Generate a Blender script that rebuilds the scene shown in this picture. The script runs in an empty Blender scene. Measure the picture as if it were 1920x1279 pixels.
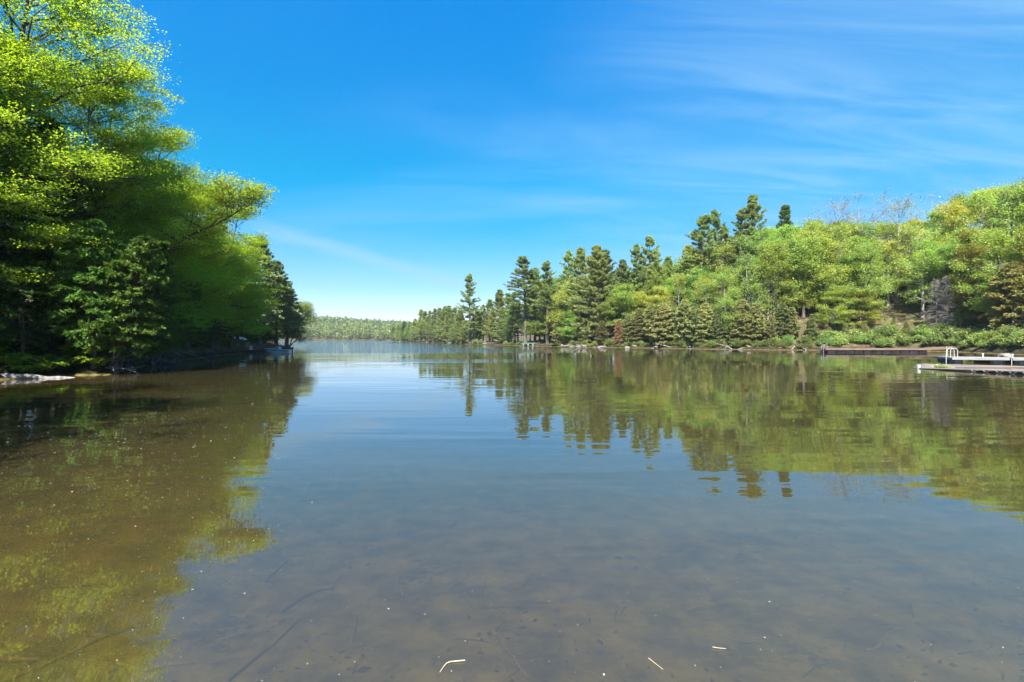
import bpy, math, random
import numpy as np
from mathutils import Vector, Matrix

rad = math.radians
sc = bpy.context.scene
COL = sc.collection

# ------------------------------------------------------------------ camera
HC, F, HOR = 2.0, 906.7, 635.5          # eye height, focal length in photo pixels, horizon row
cam_data = bpy.data.cameras.new("camera")
cam = bpy.data.objects.new("camera", cam_data); COL.objects.link(cam)
cam.location = (0, 0, HC); cam.rotation_euler = (rad(90), 0, 0)
cam_data.sensor_width = 36; cam_data.lens = 17.0; cam_data.shift_y = -4 / 1920
cam_data.clip_start = 0.05; cam_data.clip_end = 9000
sc.camera = cam

# ------------------------------------------------------------------ light
SUN_EL, SUN_AZ = rad(54), rad(-171)       # azimuth clockwise from +Y (view direction)
sd = Vector((math.sin(SUN_AZ) * math.cos(SUN_EL), math.cos(SUN_AZ) * math.cos(SUN_EL), math.sin(SUN_EL)))
ld = bpy.data.lights.new("sun", 'SUN'); ld.energy = 5.0; ld.angle = rad(0.5); ld.color = (1.0, 0.95, 0.86)
sun = bpy.data.objects.new("sun", ld); COL.objects.link(sun)
sun.rotation_euler = sd.to_track_quat('Z', 'Y').to_euler()

W = bpy.data.worlds.new("World"); sc.world = W; W.use_nodes = True
nt = W.node_tree; N = nt.nodes; Lk = nt.links
bg = N['Background']; bg.inputs['Strength'].default_value = 0.073
sky = N.new('ShaderNodeTexSky'); sky.sky_type = 'NISHITA'; sky.sun_disc = False
sky.sun_elevation = SUN_EL; sky.sun_rotation = SUN_AZ
sky.air_density = 1.0; sky.dust_density = 0.6; sky.ozone_density = 2.0; sky.altitude = 300
hs = N.new('ShaderNodeHueSaturation'); hs.inputs['Saturation'].default_value = 1.64; hs.inputs['Value'].default_value = 1.0
hs.inputs['Hue'].default_value = 0.487
Lk.new(sky.outputs[0], hs.inputs['Color'])
# thin cirrus, laid out on a flat layer high above (direction / height)
tc = N.new('ShaderNodeTexCoord'); sx = N.new('ShaderNodeSeparateXYZ'); Lk.new(tc.outputs['Generated'], sx.inputs[0])
def wm(op, a, b=None, c=None):
    n = N.new('ShaderNodeMath'); n.operation = op
    for i, v in enumerate((a, b, c)):
        if v is None: continue
        if isinstance(v, (int, float)): n.inputs[i].default_value = v
        else: Lk.new(v, n.inputs[i])
    return n.outputs[0]
zz = wm('ADD', wm('MAXIMUM', sx.outputs[2], 0.0), 0.16)
cx = wm('DIVIDE', sx.outputs[0], zz); cy = wm('DIVIDE', sx.outputs[1], zz)
cv = N.new('ShaderNodeCombineXYZ'); Lk.new(cx, cv.inputs[0]); Lk.new(cy, cv.inputs[1])
mp = N.new('ShaderNodeMapping'); mp.inputs['Rotation'].default_value = (0, 0, rad(-28)); mp.inputs['Scale'].default_value = (0.55, 1.7, 1)
Lk.new(cv.outputs[0], mp.inputs[0])
n1 = N.new('ShaderNodeTexNoise'); n1.inputs['Scale'].default_value = 0.9; n1.inputs['Detail'].default_value = 7; n1.inputs['Roughness'].default_value = 0.52
n1.inputs['Distortion'].default_value = 0.5
Lk.new(mp.outputs[0], n1.inputs[0])
r1 = N.new('ShaderNodeMapRange'); r1.interpolation_type = 'SMOOTHSTEP'; r1.inputs[1].default_value = 0.44; r1.inputs[2].default_value = 0.84
Lk.new(n1.outputs[0], r1.inputs[0])
# the veil is denser towards the right-hand part of the sky
r2 = N.new('ShaderNodeMapRange'); r2.interpolation_type = 'SMOOTHSTEP'; r2.inputs[1].default_value = -0.55; r2.inputs[2].default_value = 0.75
r2.inputs[3].default_value = 0.22; r2.inputs[4].default_value = 0.95
Lk.new(sx.outputs[0], r2.inputs[0])
cf = wm('MULTIPLY', r1.outputs[0], r2.outputs[0])
sa, sb = Vector((-.50, 1, .222)).normalized(), Vector((-.10, 1, .108)).normalized(); sn = sa.cross(sb).normalized(); sm = (sa + sb).normalized()
def dotp(v):
    n = N.new('ShaderNodeVectorMath'); n.operation = 'DOT_PRODUCT'; n.inputs[1].default_value = v; Lk.new(tc.outputs['Generated'], n.inputs[0]); return n.outputs['Value']
def wr(v, a, b, c, d):
    r = N.new('ShaderNodeMapRange'); r.interpolation_type = 'SMOOTHSTEP'
    for i, q in enumerate((a, b, c, d)): r.inputs[1 + i].default_value = q
    Lk.new(v, r.inputs[0]); return r.outputs[0]
wob = wm('MULTIPLY', wm('SUBTRACT', n1.outputs[0], 0.5), 0.05)
stk = wm('MULTIPLY', wr(wm('ABSOLUTE', wm('ADD', dotp(sn), wob)), 0.0, 0.026, 1, 0), wr(dotp(sm), math.cos(rad(15)), math.cos(rad(8)), 0, 0.48))
n2 = N.new('ShaderNodeTexNoise'); n2.inputs['Scale'].default_value = 1.9; n2.inputs['Detail'].default_value = 9; n2.inputs['Roughness'].default_value = 0.6; n2.inputs['Distortion'].default_value = 1.1
mp2 = N.new('ShaderNodeMapping'); mp2.inputs['Rotation'].default_value = (0, 0, rad(38)); mp2.inputs['Scale'].default_value = (0.4, 2.2, 1); Lk.new(cv.outputs[0], mp2.inputs[0]); Lk.new(mp2.outputs[0], n2.inputs[0])
veil = wm('MULTIPLY', wr(dotp(Vector((1.0, 1, .30)).normalized()), math.cos(rad(46)), math.cos(rad(4)), 0, 0.42), wm('ADD', wm('MULTIPLY', wr(n2.outputs[0], 0.36, 0.66, 0.0, 1.0), 0.75), 0.42))
cf = wm('MAXIMUM', wm('MAXIMUM', cf, stk), veil)
mx = N.new('ShaderNodeMixRGB'); mx.inputs[2].default_value = (1.7, 2.95, 4.1, 1)
Lk.new(cf, mx.inputs[0]); # a bluer zenith and a paler, less yellow foot of the sky
tr_ = N.new('ShaderNodeValToRGB'); te = tr_.color_ramp.elements
for _ in range(3): te.new(0.5)
for e_, (p_, c_) in zip(te, [(0.0, (.60, .58, .74)), (.10, (.66, .61, .77)), (.30, (1.4, .88, .82)), (.43, (.9, .9, 1.02)), (.58, (1, 1, 1.24))]):
    e_.position = p_; e_.color = (c_[0] / 1.5, c_[1] / 1.5, c_[2] / 1.5, 1)
Lk.new(sx.outputs[2], tr_.inputs[0])
tm1 = N.new('ShaderNodeMixRGB'); tm1.blend_type = 'MULTIPLY'; tm1.inputs[0].default_value = 1; Lk.new(hs.outputs[0], tm1.inputs[1]); Lk.new(tr_.outputs[0], tm1.inputs[2])
tm2 = N.new('ShaderNodeMixRGB'); tm2.blend_type = 'MULTIPLY'; tm2.inputs[0].default_value = 1; Lk.new(tm1.outputs[0], tm2.inputs[1]); tm2.inputs[2].default_value = (1.5, 1.5, 1.5, 1)
Lk.new(tm2.outputs[0], mx.inputs[1]); Lk.new(mx.outputs[0], bg.inputs['Color'])

sc.view_settings.view_transform = 'Standard'; sc.view_settings.look = 'None'
sc.view_settings.exposure = 1.82; sc.view_settings.gamma = 1.0
cy_ = sc.cycles
cy_.max_bounces = 10; cy_.diffuse_bounces = 5; cy_.glossy_bounces = 3; cy_.transmission_bounces = 6
cy_.transparent_max_bounces = 8; cy_.caustics_reflective = False; cy_.caustics_refractive = False

# ------------------------------------------------------------------ materials
def new_mat(name):
    m = bpy.data.materials.new(name); m.use_nodes = True
    return m, m.node_tree.nodes, m.node_tree.links
def noisy(name, c1, c2, scale=4, rough=0.8, bump=0.0, stretch=(1, 1, 1), coord='Object', detail=6, lo=0.35, hi=0.65, spec=0.3):
    m, n, l = new_mat(name); p = n['Principled BSDF']
    t = n.new('ShaderNodeTexCoord'); mp = n.new('ShaderNodeMapping'); mp.inputs['Scale'].default_value = stretch
    l.new(t.outputs[coord], mp.inputs[0])
    x = n.new('ShaderNodeTexNoise'); x.inputs['Scale'].default_value = scale; x.inputs['Detail'].default_value = detail
    l.new(mp.outputs[0], x.inputs[0])
    r = n.new('ShaderNodeValToRGB'); r.color_ramp.elements[0].position = lo; r.color_ramp.elements[1].position = hi
    r.color_ramp.elements[0].color = (*c1, 1); r.color_ramp.elements[1].color = (*c2, 1)
    l.new(x.outputs[0], r.inputs[0]); l.new(r.outputs[0], p.inputs['Base Color'])
    p.inputs['Roughness'].default_value = rough; p.inputs['Specular IOR Level'].default_value = spec
    if bump:
        b = n.new('ShaderNodeBump'); b.inputs['Strength'].default_value = 0.8; b.inputs['Distance'].default_value = bump
        l.new(x.outputs[0], b.inputs['Height']); l.new(b.outputs[0], p.inputs['Normal'])
    return m
def leaf_mat(name, c, c2, trans=0.4, tboost=(1.5, 1.5, 0.8), gloss=0.03, vary=0.32):
    """c..c2: range of leaf colour from clump to clump; times the object's own colour."""
    m, n, l = new_mat(name); n.remove(n['Principled BSDF']); out = n['Material Output']
    at = n.new('ShaderNodeAttribute'); at.attribute_name = 'tint'
    mixc = n.new('ShaderNodeMixRGB'); mixc.inputs[1].default_value = (*c, 1); mixc.inputs[2].default_value = (*c2, 1)
    l.new(at.outputs['Fac'], mixc.inputs[0])
    oi = n.new('ShaderNodeObjectInfo')
    mul = n.new('ShaderNodeMixRGB'); mul.blend_type = 'MULTIPLY'; mul.inputs[0].default_value = 1
    l.new(mixc.outputs[0], mul.inputs[1]); l.new(oi.outputs['Color'], mul.inputs[2])
    hv = n.new('ShaderNodeHueSaturation')
    mr = n.new('ShaderNodeMapRange'); mr.inputs[3].default_value = 1 - vary; mr.inputs[4].default_value = 1 + vary
    l.new(oi.outputs['Random'], mr.inputs[0]); l.new(mr.outputs[0], hv.inputs['Value'])
    hr = n.new('ShaderNodeMapRange'); hr.inputs[3].default_value = 0.5 - 0.045 * vary; hr.inputs[4].default_value = 0.5 + 0.07 * vary
    fr = n.new('ShaderNodeMath'); fr.operation = 'FRACT'; fm = n.new('ShaderNodeMath'); fm.operation = 'MULTIPLY'; fm.inputs[1].default_value = 7.31
    l.new(oi.outputs['Random'], fm.inputs[0]); l.new(fm.outputs[0], fr.inputs[0]); l.new(fr.outputs[0], hr.inputs[0]); l.new(hr.outputs[0], hv.inputs['Hue']); l.new(mul.outputs[0], hv.inputs['Color'])
    d = n.new('ShaderNodeBsdfDiffuse'); l.new(hv.outputs[0], d.inputs[0])
    tb = n.new('ShaderNodeMixRGB'); tb.blend_type = 'MULTIPLY'; tb.inputs[0].default_value = 1; tb.inputs[2].default_value = (*tboost, 1)
    l.new(hv.outputs[0], tb.inputs[1])
    t = n.new('ShaderNodeBsdfTranslucent'); l.new(tb.outputs[0], t.inputs[0])
    ms = n.new('ShaderNodeMixShader'); ms.inputs[0].default_value = trans
    l.new(d.outputs[0], ms.inputs[1]); l.new(t.outputs[0], ms.inputs[2])
    g = n.new('ShaderNodeBsdfGlossy'); g.inputs['Roughness'].default_value = 0.5; g.inputs['Color'].default_value = (0.9, 0.95, 0.8, 1)
    m2 = n.new('ShaderNodeMixShader'); m2.inputs[0].default_value = gloss
    l.new(ms.outputs[0], m2.inputs[1]); l.new(g.outputs[0], m2.inputs[2]); l.new(m2.outputs[0], out.inputs[0])
    return m

M = {}
M['maple'] = leaf_mat('maple_leaf', (0.15, 0.235, 0.036), (0.33, 0.375, 0.075), 0.52)
M['near_maple'] = leaf_mat('near_maple_leaf', (0.155, 0.27, 0.024), (0.31, 0.395, 0.034), 0.58, (1.5, 1.5, 0.6), 0.02, 0.12)
M['pine'] = leaf_mat('pine_needle', (0.16, 0.21, 0.07), (0.32, 0.36, 0.125), 0.4, (1.2, 1.3, 0.8))
M['cedar'] = leaf_mat('cedar_spray', (0.16, 0.19, 0.065), (0.32, 0.33, 0.13), 0.35, (1.2, 1.3, 0.8))
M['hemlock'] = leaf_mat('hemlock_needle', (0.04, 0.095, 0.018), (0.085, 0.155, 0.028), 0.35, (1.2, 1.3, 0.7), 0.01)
M['shrub'] = leaf_mat('shrub_leaf', (0.15, 0.22, 0.05), (0.27, 0.33, 0.09), 0.5)
M['fern'] = leaf_mat('fern_frond', (0.14, 0.27, 0.02), (0.26, 0.38, 0.03), 0.5)
M['rust'] = leaf_mat('rusty_spray', (0.20, 0.10, 0.05), (0.30, 0.16, 0.08), 0.25, (1.2, 1.0, 0.8))
M['forest'] = leaf_mat('far_leaf', (0.09, 0.135, 0.04), (0.19, 0.225, 0.055), 0.35, (1.2, 1.3, 0.8), 0.03, 0.0)
M['bark'] = noisy('bark', (0.045, 0.036, 0.030), (0.13, 0.11, 0.09), 6, 0.9, 0.03, (1, 1, 0.25))
M['grey_bark'] = noisy('grey_bark', (0.14, 0.13, 0.12), (0.30, 0.28, 0.255), 6, 0.9, 0.02, (1, 1, 0.25))
M['dead_wood'] = noisy('dead_wood', (0.11, 0.10, 0.09), (0.25, 0.23, 0.21), 5, 0.9, 0.01, (1, 1, 0.3))
M['rock'] = noisy('rock', (0.09, 0.08, 0.07), (0.24, 0.215, 0.19), 2.2, 0.85, 0.08)

def ground_mat():
    m, n, l = new_mat('ground_soil'); p = n['Principled BSDF']
    g = n.new('ShaderNodeNewGeometry')
    def noise(scale, detail=6, st=(1, 1, 1)):
        mp = n.new('ShaderNodeMapping'); mp.inputs['Scale'].default_value = st; l.new(g.outputs['Position'], mp.inputs[0])
        x = n.new('ShaderNodeTexNoise'); x.inputs['Scale'].default_value = scale; x.inputs['Detail'].default_value = detail; x.inputs['Roughness'].default_value = 0.62
        l.new(mp.outputs[0], x.inputs[0]); return x.outputs[0]
    def ramp(fac, stops):
        r = n.new('ShaderNodeValToRGB'); e = r.color_ramp.elements
        while len(e) < len(stops): e.new(0.5)
        for k, (q, c) in enumerate(stops): e[k].position = q; e[k].color = (*c, 1)
        l.new(fac, r.inputs[0]); return r.outputs[0]
    land = ramp(noise(0.9, 8), [(0.34, (0.035, 0.026, 0.017)), (0.46, (0.075, 0.055, 0.034)), (0.57, (0.06, 0.065, 0.022)), (0.68, (0.20, 0.145, 0.10))])
    bed = ramp(noise(2.3, 9), [(0.34, (0.055, 0.045, 0.016)), (0.47, (0.13, 0.11, 0.031)), (0.60, (0.205, 0.172, 0.045)), (0.74, (0.27, 0.226, 0.074))])
    # patches of dark weed and muck lying on the bed
    weed = n.new('ShaderNodeMapRange'); weed.inputs[1].default_value = 0.55; weed.inputs[2].default_value = 0.66
    l.new(noise(0.62, 7), weed.inputs[0])
    fine = n.new('ShaderNodeMapRange'); fine.inputs[1].default_value = 0.44; fine.inputs[2].default_value = 0.56
    l.new(noise(9, 5, (1, 1.6, 1)), fine.inputs[0])
    wf = n.new('ShaderNodeMath'); wf.operation = 'MULTIPLY'; l.new(weed.outputs[0], wf.inputs[0]); l.new(fine.outputs[0], wf.inputs[1])
    wmx = n.new('ShaderNodeMixRGB'); wmx.inputs[2].default_value = (0.03, 0.032, 0.018, 1)
    l.new(wf.outputs[0], wmx.inputs[0]); l.new(bed, wmx.inputs[1])
    s = n.new('ShaderNodeSeparateXYZ'); l.new(g.outputs['Position'], s.inputs[0])
    mr = n.new('ShaderNodeMapRange'); mr.inputs[1].default_value = -0.04; mr.inputs[2].default_value = 0.10; l.new(s.outputs[2], mr.inputs[0])
    mxx = n.new('ShaderNodeMixRGB'); l.new(mr.outputs[0], mxx.inputs[0]); l.new(wmx.outputs[0], mxx.inputs[1]); l.new(land, mxx.inputs[2])
    wet_shade = n.new('ShaderNodeMapRange'); wet_shade.inputs[1].default_value = 0.22; wet_shade.inputs[2].default_value = 0.62; wet_shade.inputs[3].default_value = 0.32; wet_shade.inputs[4].default_value = 1.0; l.new(s.outputs[2], wet_shade.inputs[0])  # darker bank foot: shade of the undercut painted into the damp soil's colour
    wl = n.new('ShaderNodeMixRGB'); wl.blend_type = 'MULTIPLY'; wl.inputs[0].default_value = 1; l.new(land, wl.inputs[1]); l.new(wet_shade.outputs[0], wl.inputs[2]); l.new(wl.outputs[0], mxx.inputs[2])
    l.new(mxx.outputs[0], p.inputs['Base Color']); p.inputs['Roughness'].default_value = 0.95; p.inputs['Specular IOR Level'].default_value = 0.1
    b = n.new('ShaderNodeBump'); b.inputs['Distance'].default_value = 0.05; b.inputs['Strength'].default_value = 0.7
    l.new(noise(5, 8), b.inputs['Height']); l.new(b.outputs[0], p.inputs['Normal'])
    return m
M['ground'] = ground_mat()

def water_mat():
    m, n, l = new_mat('lake_water'); n.remove(n['Principled BSDF']); out = n['Material Output']
    g = n.new('ShaderNodeNewGeometry'); s = n.new('ShaderNodeSeparateXYZ'); l.new(g.outputs['Position'], s.inputs[0])
    def ma(op, a, b=None):
        x = n.new('ShaderNodeMath'); x.operation = op
        for i, v in enumerate((a, b)):
            if v is None: continue
            if isinstance(v, (int, float)): x.inputs[i].default_value = v
            else: l.new(v, x.inputs[i])
        return x.outputs[0]
    def noise(scale, st, detail=2, rot=0, rough=0.5):
        mp = n.new('ShaderNodeMapping'); mp.inputs['Scale'].default_value = st; mp.inputs['Rotation'].default_value = (0, 0, rot); l.new(g.outputs['Position'], mp.inputs[0])
        x = n.new('ShaderNodeTexNoise'); x.inputs['Scale'].default_value = scale; x.inputs['Detail'].default_value = detail; x.inputs['Roughness'].default_value = rough
        l.new(mp.outputs[0], x.inputs[0]); return x.outputs[0]
    def mrange(v, a, b, c, d):
        r = n.new('ShaderNodeMapRange'); r.interpolation_type = 'SMOOTHSTEP'
        for i, q in enumerate((a, b, c, d)): r.inputs[1 + i].default_value = q
        l.new(v, r.inputs[0]); return r.outputs[0]
    # wind: the open water beyond about 75 m is ruffled, with calm and ruffled bands before it
    band = noise(0.05, (0.25, 1.3, 1), 3)
    yy = ma('ADD', s.outputs[1], ma('MULTIPLY', ma('SUBTRACT', band, 0.5), 40))
    yy = ma('SUBTRACT', yy, ma('MULTIPLY', ma('MAXIMUM', ma('ADD', s.outputs[0], 0), 0), 0.75))
    edge = ma('MULTIPLY', ma('SUBTRACT', band, 0.5), 9)
    ye = ma('ADD', s.outputs[1], edge)
    lane = ma('MULTIPLY', ma('MULTIPLY', mrange(ye, 39.5, 42, 0, 0.5), mrange(ye, 46.5, 48, 1, 0)), ma('MULTIPLY', mrange(s.outputs[0], -14, -9, 0, 1), mrange(s.outputs[0], 1, 6, 1, 0)))
    wind = ma('MAXIMUM', mrange(yy, 58, 74, 0.0, 1.0), lane)
    swell = noise(0.85, (0.22, 1.5, 1), 2, rad(4))
    rip = noise(3.2, (0.30, 1.3, 1), 2, rad(-7))
    cat = noise(2.0, (0.5, 1.2, 1), 3, rad(6))
    patch = mrange(noise(0.16, (0.5, 1.2, 1), 2), 0.38, 0.62, 0.25, 1.0)
    h = ma('ADD', ma('MULTIPLY', ma('MULTIPLY', swell, patch), 0.016), ma('MULTIPLY', ma('MULTIPLY', rip, patch), 0.0016))
    h = ma('ADD', h, ma('MULTIPLY', ma('MULTIPLY', cat, wind), 0.10))
    b = n.new('ShaderNodeBump'); b.inputs['Strength'].default_value = 1.0; b.inputs['Distance'].default_value = 1.0; l.new(h, b.inputs['Height'])
    fr = n.new('ShaderNodeFresnel'); ior = n.new('ShaderNodeMapRange'); ior.inputs[3].default_value = 1.95; ior.inputs[4].default_value = 1 / 1.95; l.new(g.outputs['Backfacing'], ior.inputs[0]); l.new(ior.outputs[0], fr.inputs[0]); l.new(b.outputs[0], fr.inputs['Normal'])
    tr = n.new('ShaderNodeBsdfTransparent'); tr.inputs[0].default_value = (0.93, 0.90, 0.78, 1)
    di = n.new('ShaderNodeBsdfDiffuse'); di.inputs[0].default_value = (0.064, 0.055, 0.024, 1)
    body = n.new('ShaderNodeMixShader'); body.inputs[0].default_value = 0.42
    l.new(tr.outputs[0], body.inputs[1]); l.new(di.outputs[0], body.inputs[2])
    gl = n.new('ShaderNodeBsdfGlossy'); gl.inputs['Roughness'].default_value = 0.02; gl.inputs[0].default_value = (1, 1, 1, 1); l.new(b.outputs[0], gl.inputs['Normal'])
    ms = n.new('ShaderNodeMixShader'); l.new(fr.outputs[0], ms.inputs[0]); l.new(body.outputs[0], ms.inputs[1]); l.new(gl.outputs[0], ms.inputs[2])
    l.new(ms.outputs[0], out.inputs[0])
    va = n.new('ShaderNodeVolumeAbsorption'); va.inputs['Color'].default_value = (0.62, 0.52, 0.10, 1); va.inputs['Density'].default_value = 0.8
    l.new(va.outputs[0], out.inputs['Volume'])
    return m
M['water'] = water_mat()

# ------------------------------------------------------------------ mesh helpers
class MB:
    """Collects quads; build() links them as one mesh object."""
    def __init__(s): s.v = []; s.f = []; s.t = []; s.n = 0
    def add(s, v, f, tint=None):
        v = np.asarray(v, float).reshape(-1, 3); f = np.asarray(f, int).reshape(-1, 4)
        s.v.append(v); s.f.append(f + s.n); s.n += len(v)
        s.t.append(np.full(len(f), 0.5) if tint is None else np.asarray(tint, float))
    def tubes(s, P, R, k=5):
        P = np.asarray(P, float); R = np.asarray(R, float)
        if P.ndim == 2: P = P[None]; R = R[None]
        B, n, _ = P.shape
        if B == 0: return
        T = np.gradient(P, axis=1); T /= np.linalg.norm(T, axis=2, keepdims=True) + 1e-9
        ref = np.where(np.abs(T[:, :1, 2:]) > 0.85, np.array([[[1.0, 0, 0]]]), np.array([[[0, 0, 1.0]]]))
        U = np.cross(T, np.broadcast_to(ref, T.shape)); U /= np.linalg.norm(U, axis=2, keepdims=True) + 1e-9
        V = np.cross(T, U); a = np.arange(k) * 2 * math.pi / k
        ring = P[:, :, None] + R[:, :, None, None] * (np.cos(a)[None, None, :, None] * U[:, :, None] + np.sin(a)[None, None, :, None] * V[:, :, None])
        idx = np.arange(B * n * k).reshape(B, n, k); nx = np.roll(idx, -1, axis=2)
        f = np.stack([idx[:, :-1], nx[:, :-1], nx[:, 1:], idx[:, 1:]], -1)
        s.add(ring, f)
        for e in (0, n - 1):                                 # close the ends
            c = ring[:, e]; q = np.concatenate([c, P[:, e][:, None]], 1).reshape(-1, 3)
            base = (np.arange(B) * (k + 1))[:, None]; j = np.arange(0, k - 1, 2) if k % 2 == 0 else np.arange(0, k, 1)
            if k % 2 == 0:
                f2 = np.stack([base + j, base + (j + 1) % k, base + (j + 2) % k, np.broadcast_to(base + k, (B, len(j)))], -1)
                s.add(q, f2[..., ::-1] if e else f2)
    def leaves(s, C, Nn, size, aspect, rng, tint, dirs=None):
        n = len(C)
        if n == 0: return
        Nn = Nn / (np.linalg.norm(Nn, axis=1, keepdims=True) + 1e-9)
        a = rng.normal(size=(n, 3)) if dirs is None else dirs
        a = a - Nn * (a * Nn).sum(1, keepdims=True); a /= np.linalg.norm(a, axis=1, keepdims=True) + 1e-9
        b = np.cross(Nn, a); L = np.asarray(size).reshape(-1, 1) * 0.5; w = L * aspect
        v = np.stack([C - a * L, C + b * w - a * L * 0.15, C + a * L, C - b * w - a * L * 0.15], 1)
        s.add(v, np.arange(4 * n).reshape(n, 4), tint)
    def box(s, c, d, rz=0.0, tilt=None):
        x, y, z = np.array(d) / 2
        v = np.array([[-x, -y, -z], [x, -y, -z], [x, y, -z], [-x, y, -z], [-x, -y, z], [x, -y, z], [x, y, z], [-x, y, z]])
        if tilt is not None: v = v @ np.array(tilt).T
        ca, sa = math.cos(rz), math.sin(rz); v = v @ np.array([[ca, sa, 0], [-sa, ca, 0], [0, 0, 1]])
        s.add(v + np.array(c), [[0, 3, 2, 1], [4, 5, 6, 7], [0, 1, 5, 4], [1, 2, 6, 5], [2, 3, 7, 6], [3, 0, 4, 7]])
    def lathe(s, prof, c=(0, 0, 0), k=16):
        a = np.arange(k) * 2 * math.pi / k; p = np.array(prof, float)
        v = np.stack([p[:, None, 0] * np.cos(a), p[:, None, 0] * np.sin(a), np.repeat(p[:, 1:2], k, 1)], -1) + np.array(c)
        i = np.arange(len(p) * k).reshape(len(p), k); nx = np.roll(i, -1, 1)
        s.add(v, np.stack([i[:-1], nx[:-1], nx[1:], i[1:]], -1))
    def mesh(s, name, mat, smooth=False, bevel=0):
        me = bpy.data.meshes.new(name)
        v = np.concatenate(s.v); f = np.concatenate(s.f); t = np.concatenate(s.t)
        me.vertices.add(len(v)); me.vertices.foreach_set('co', v.astype(np.float32).ravel())
        me.loops.add(len(f) * 4); me.loops.foreach_set('vertex_index', f.astype(np.int32).ravel())
        me.polygons.add(len(f)); me.polygons.foreach_set('loop_start', np.arange(0, 4 * len(f), 4, dtype=np.int32))
        me.polygons.foreach_set('use_smooth', np.full(len(f), smooth))
        me.update(calc_edges=True)
        at = me.attributes.new('tint', 'FLOAT', 'FACE'); at.data.foreach_set('value', t.astype(np.float32))
        me.materials.append(mat)
        return me
    def build(s, name, mat, parent=None, smooth=False, bevel=0):
        o = bpy.data.objects.new(name, s.mesh(name, mat, smooth)); COL.objects.link(o)
        if parent: o.parent = parent
        if bevel:
            b = o.modifiers.new('soft_edge', 'BEVEL'); b.width = bevel; b.segments = 2
        return o
def tag(o, label=None, cat=None, group=None, kind=None):
    for k, v in (('label', label), ('category', cat), ('group', group), ('kind', kind)):
        if v: o[k] = v
    return o
def thing(name, label, cat, loc=(0, 0, 0), rz=0, group=None):
    o = bpy.data.objects.new(name, None); COL.objects.link(o); o.location = loc; o.rotation_euler = (0, 0, rz); o.empty_display_size = 0.2
    return tag(o, label, cat, group)
def wx(px, d): return (px - 960) / F * d            # photo column + distance -> world x
def wz(py, d): return HC + (HOR - py) / F * d       # photo row + distance -> world z
def dist(py): return HC * F / (py - HOR)            # water-surface row -> distance
def wp(px, py): d = dist(py); return (wx(px, d), d)

# ------------------------------------------------------------------ the lake and its land
left_shore = [(-3, -4.2, .25), (-7, -5, .3), (-11, 0, .35), (-14.5, 6, .35), (-21, 14, .35), (*wp(0, 712), .30), (*wp(130, 703), .3), (*wp(205, 703), .3),
              (*wp(240, 692), .3), (*wp(305, 679), .3), (*wp(400, 668), .35), (*wp(450, 662.2), .3), (*wp(530, 657), .25), (*wp(547, 654.2), .25), (-66, 125, .2), (-95, 160, .1), (-140, 260, .1)]
far_shore = [(-300, 420, .06), (-420, 560, .08), (-300, 640, .06), (-200, 655, .05), (-120, 650, .04), (-60, 640, .03)]
right_px = [(735, 640.6, .03), (760, 641.0, .03), (800, 641.9, .04), (845, 643.4, .05), (880, 645.6, .05), (930, 646.6, .06), (975, 648.4, .07), (1010, 648.9, .08), (1050, 650, .14), (1080, 650.8, .20), (1150, 651.8, .22), (1250, 653.2, .28),
            (1350, 654.8, .36), (1440, 656, .44), (1550, 656.5, .48), (1700, 657.6, .50), (1790, 659.5, .52), (1850, 662, .52), (1920, 665, .52)]
right_shore = [(-30, 560, .03), (-65, 420, .03)] + [(*wp(a, b), c) for a, b, c in right_px] + [(72, 58, .5), (74, 46, .5), (66, 26, .4), (46, 8, .3), (20, -2.6, .2), (4, -3.6, .2)]
shore = np.array(left_shore + far_shore + right_shore)
SA = shore[:, :2]; SB = np.roll(SA, -1, 0); S0 = shore[:, 2]; S1 = np.roll(S0, -1)
def smooth_noise(x, y, seed=0):
    r = np.random.default_rng(seed); o = 0
    for k in range(5):
        a = r.uniform(0, 6.28); w = 0.5 * 1.9 ** k
        o = o + np.sin(w * (x * math.cos(a) + y * math.sin(a)) + r.uniform(0, 6.28)) / (1.5 ** k)
    return o / 2.2
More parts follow.
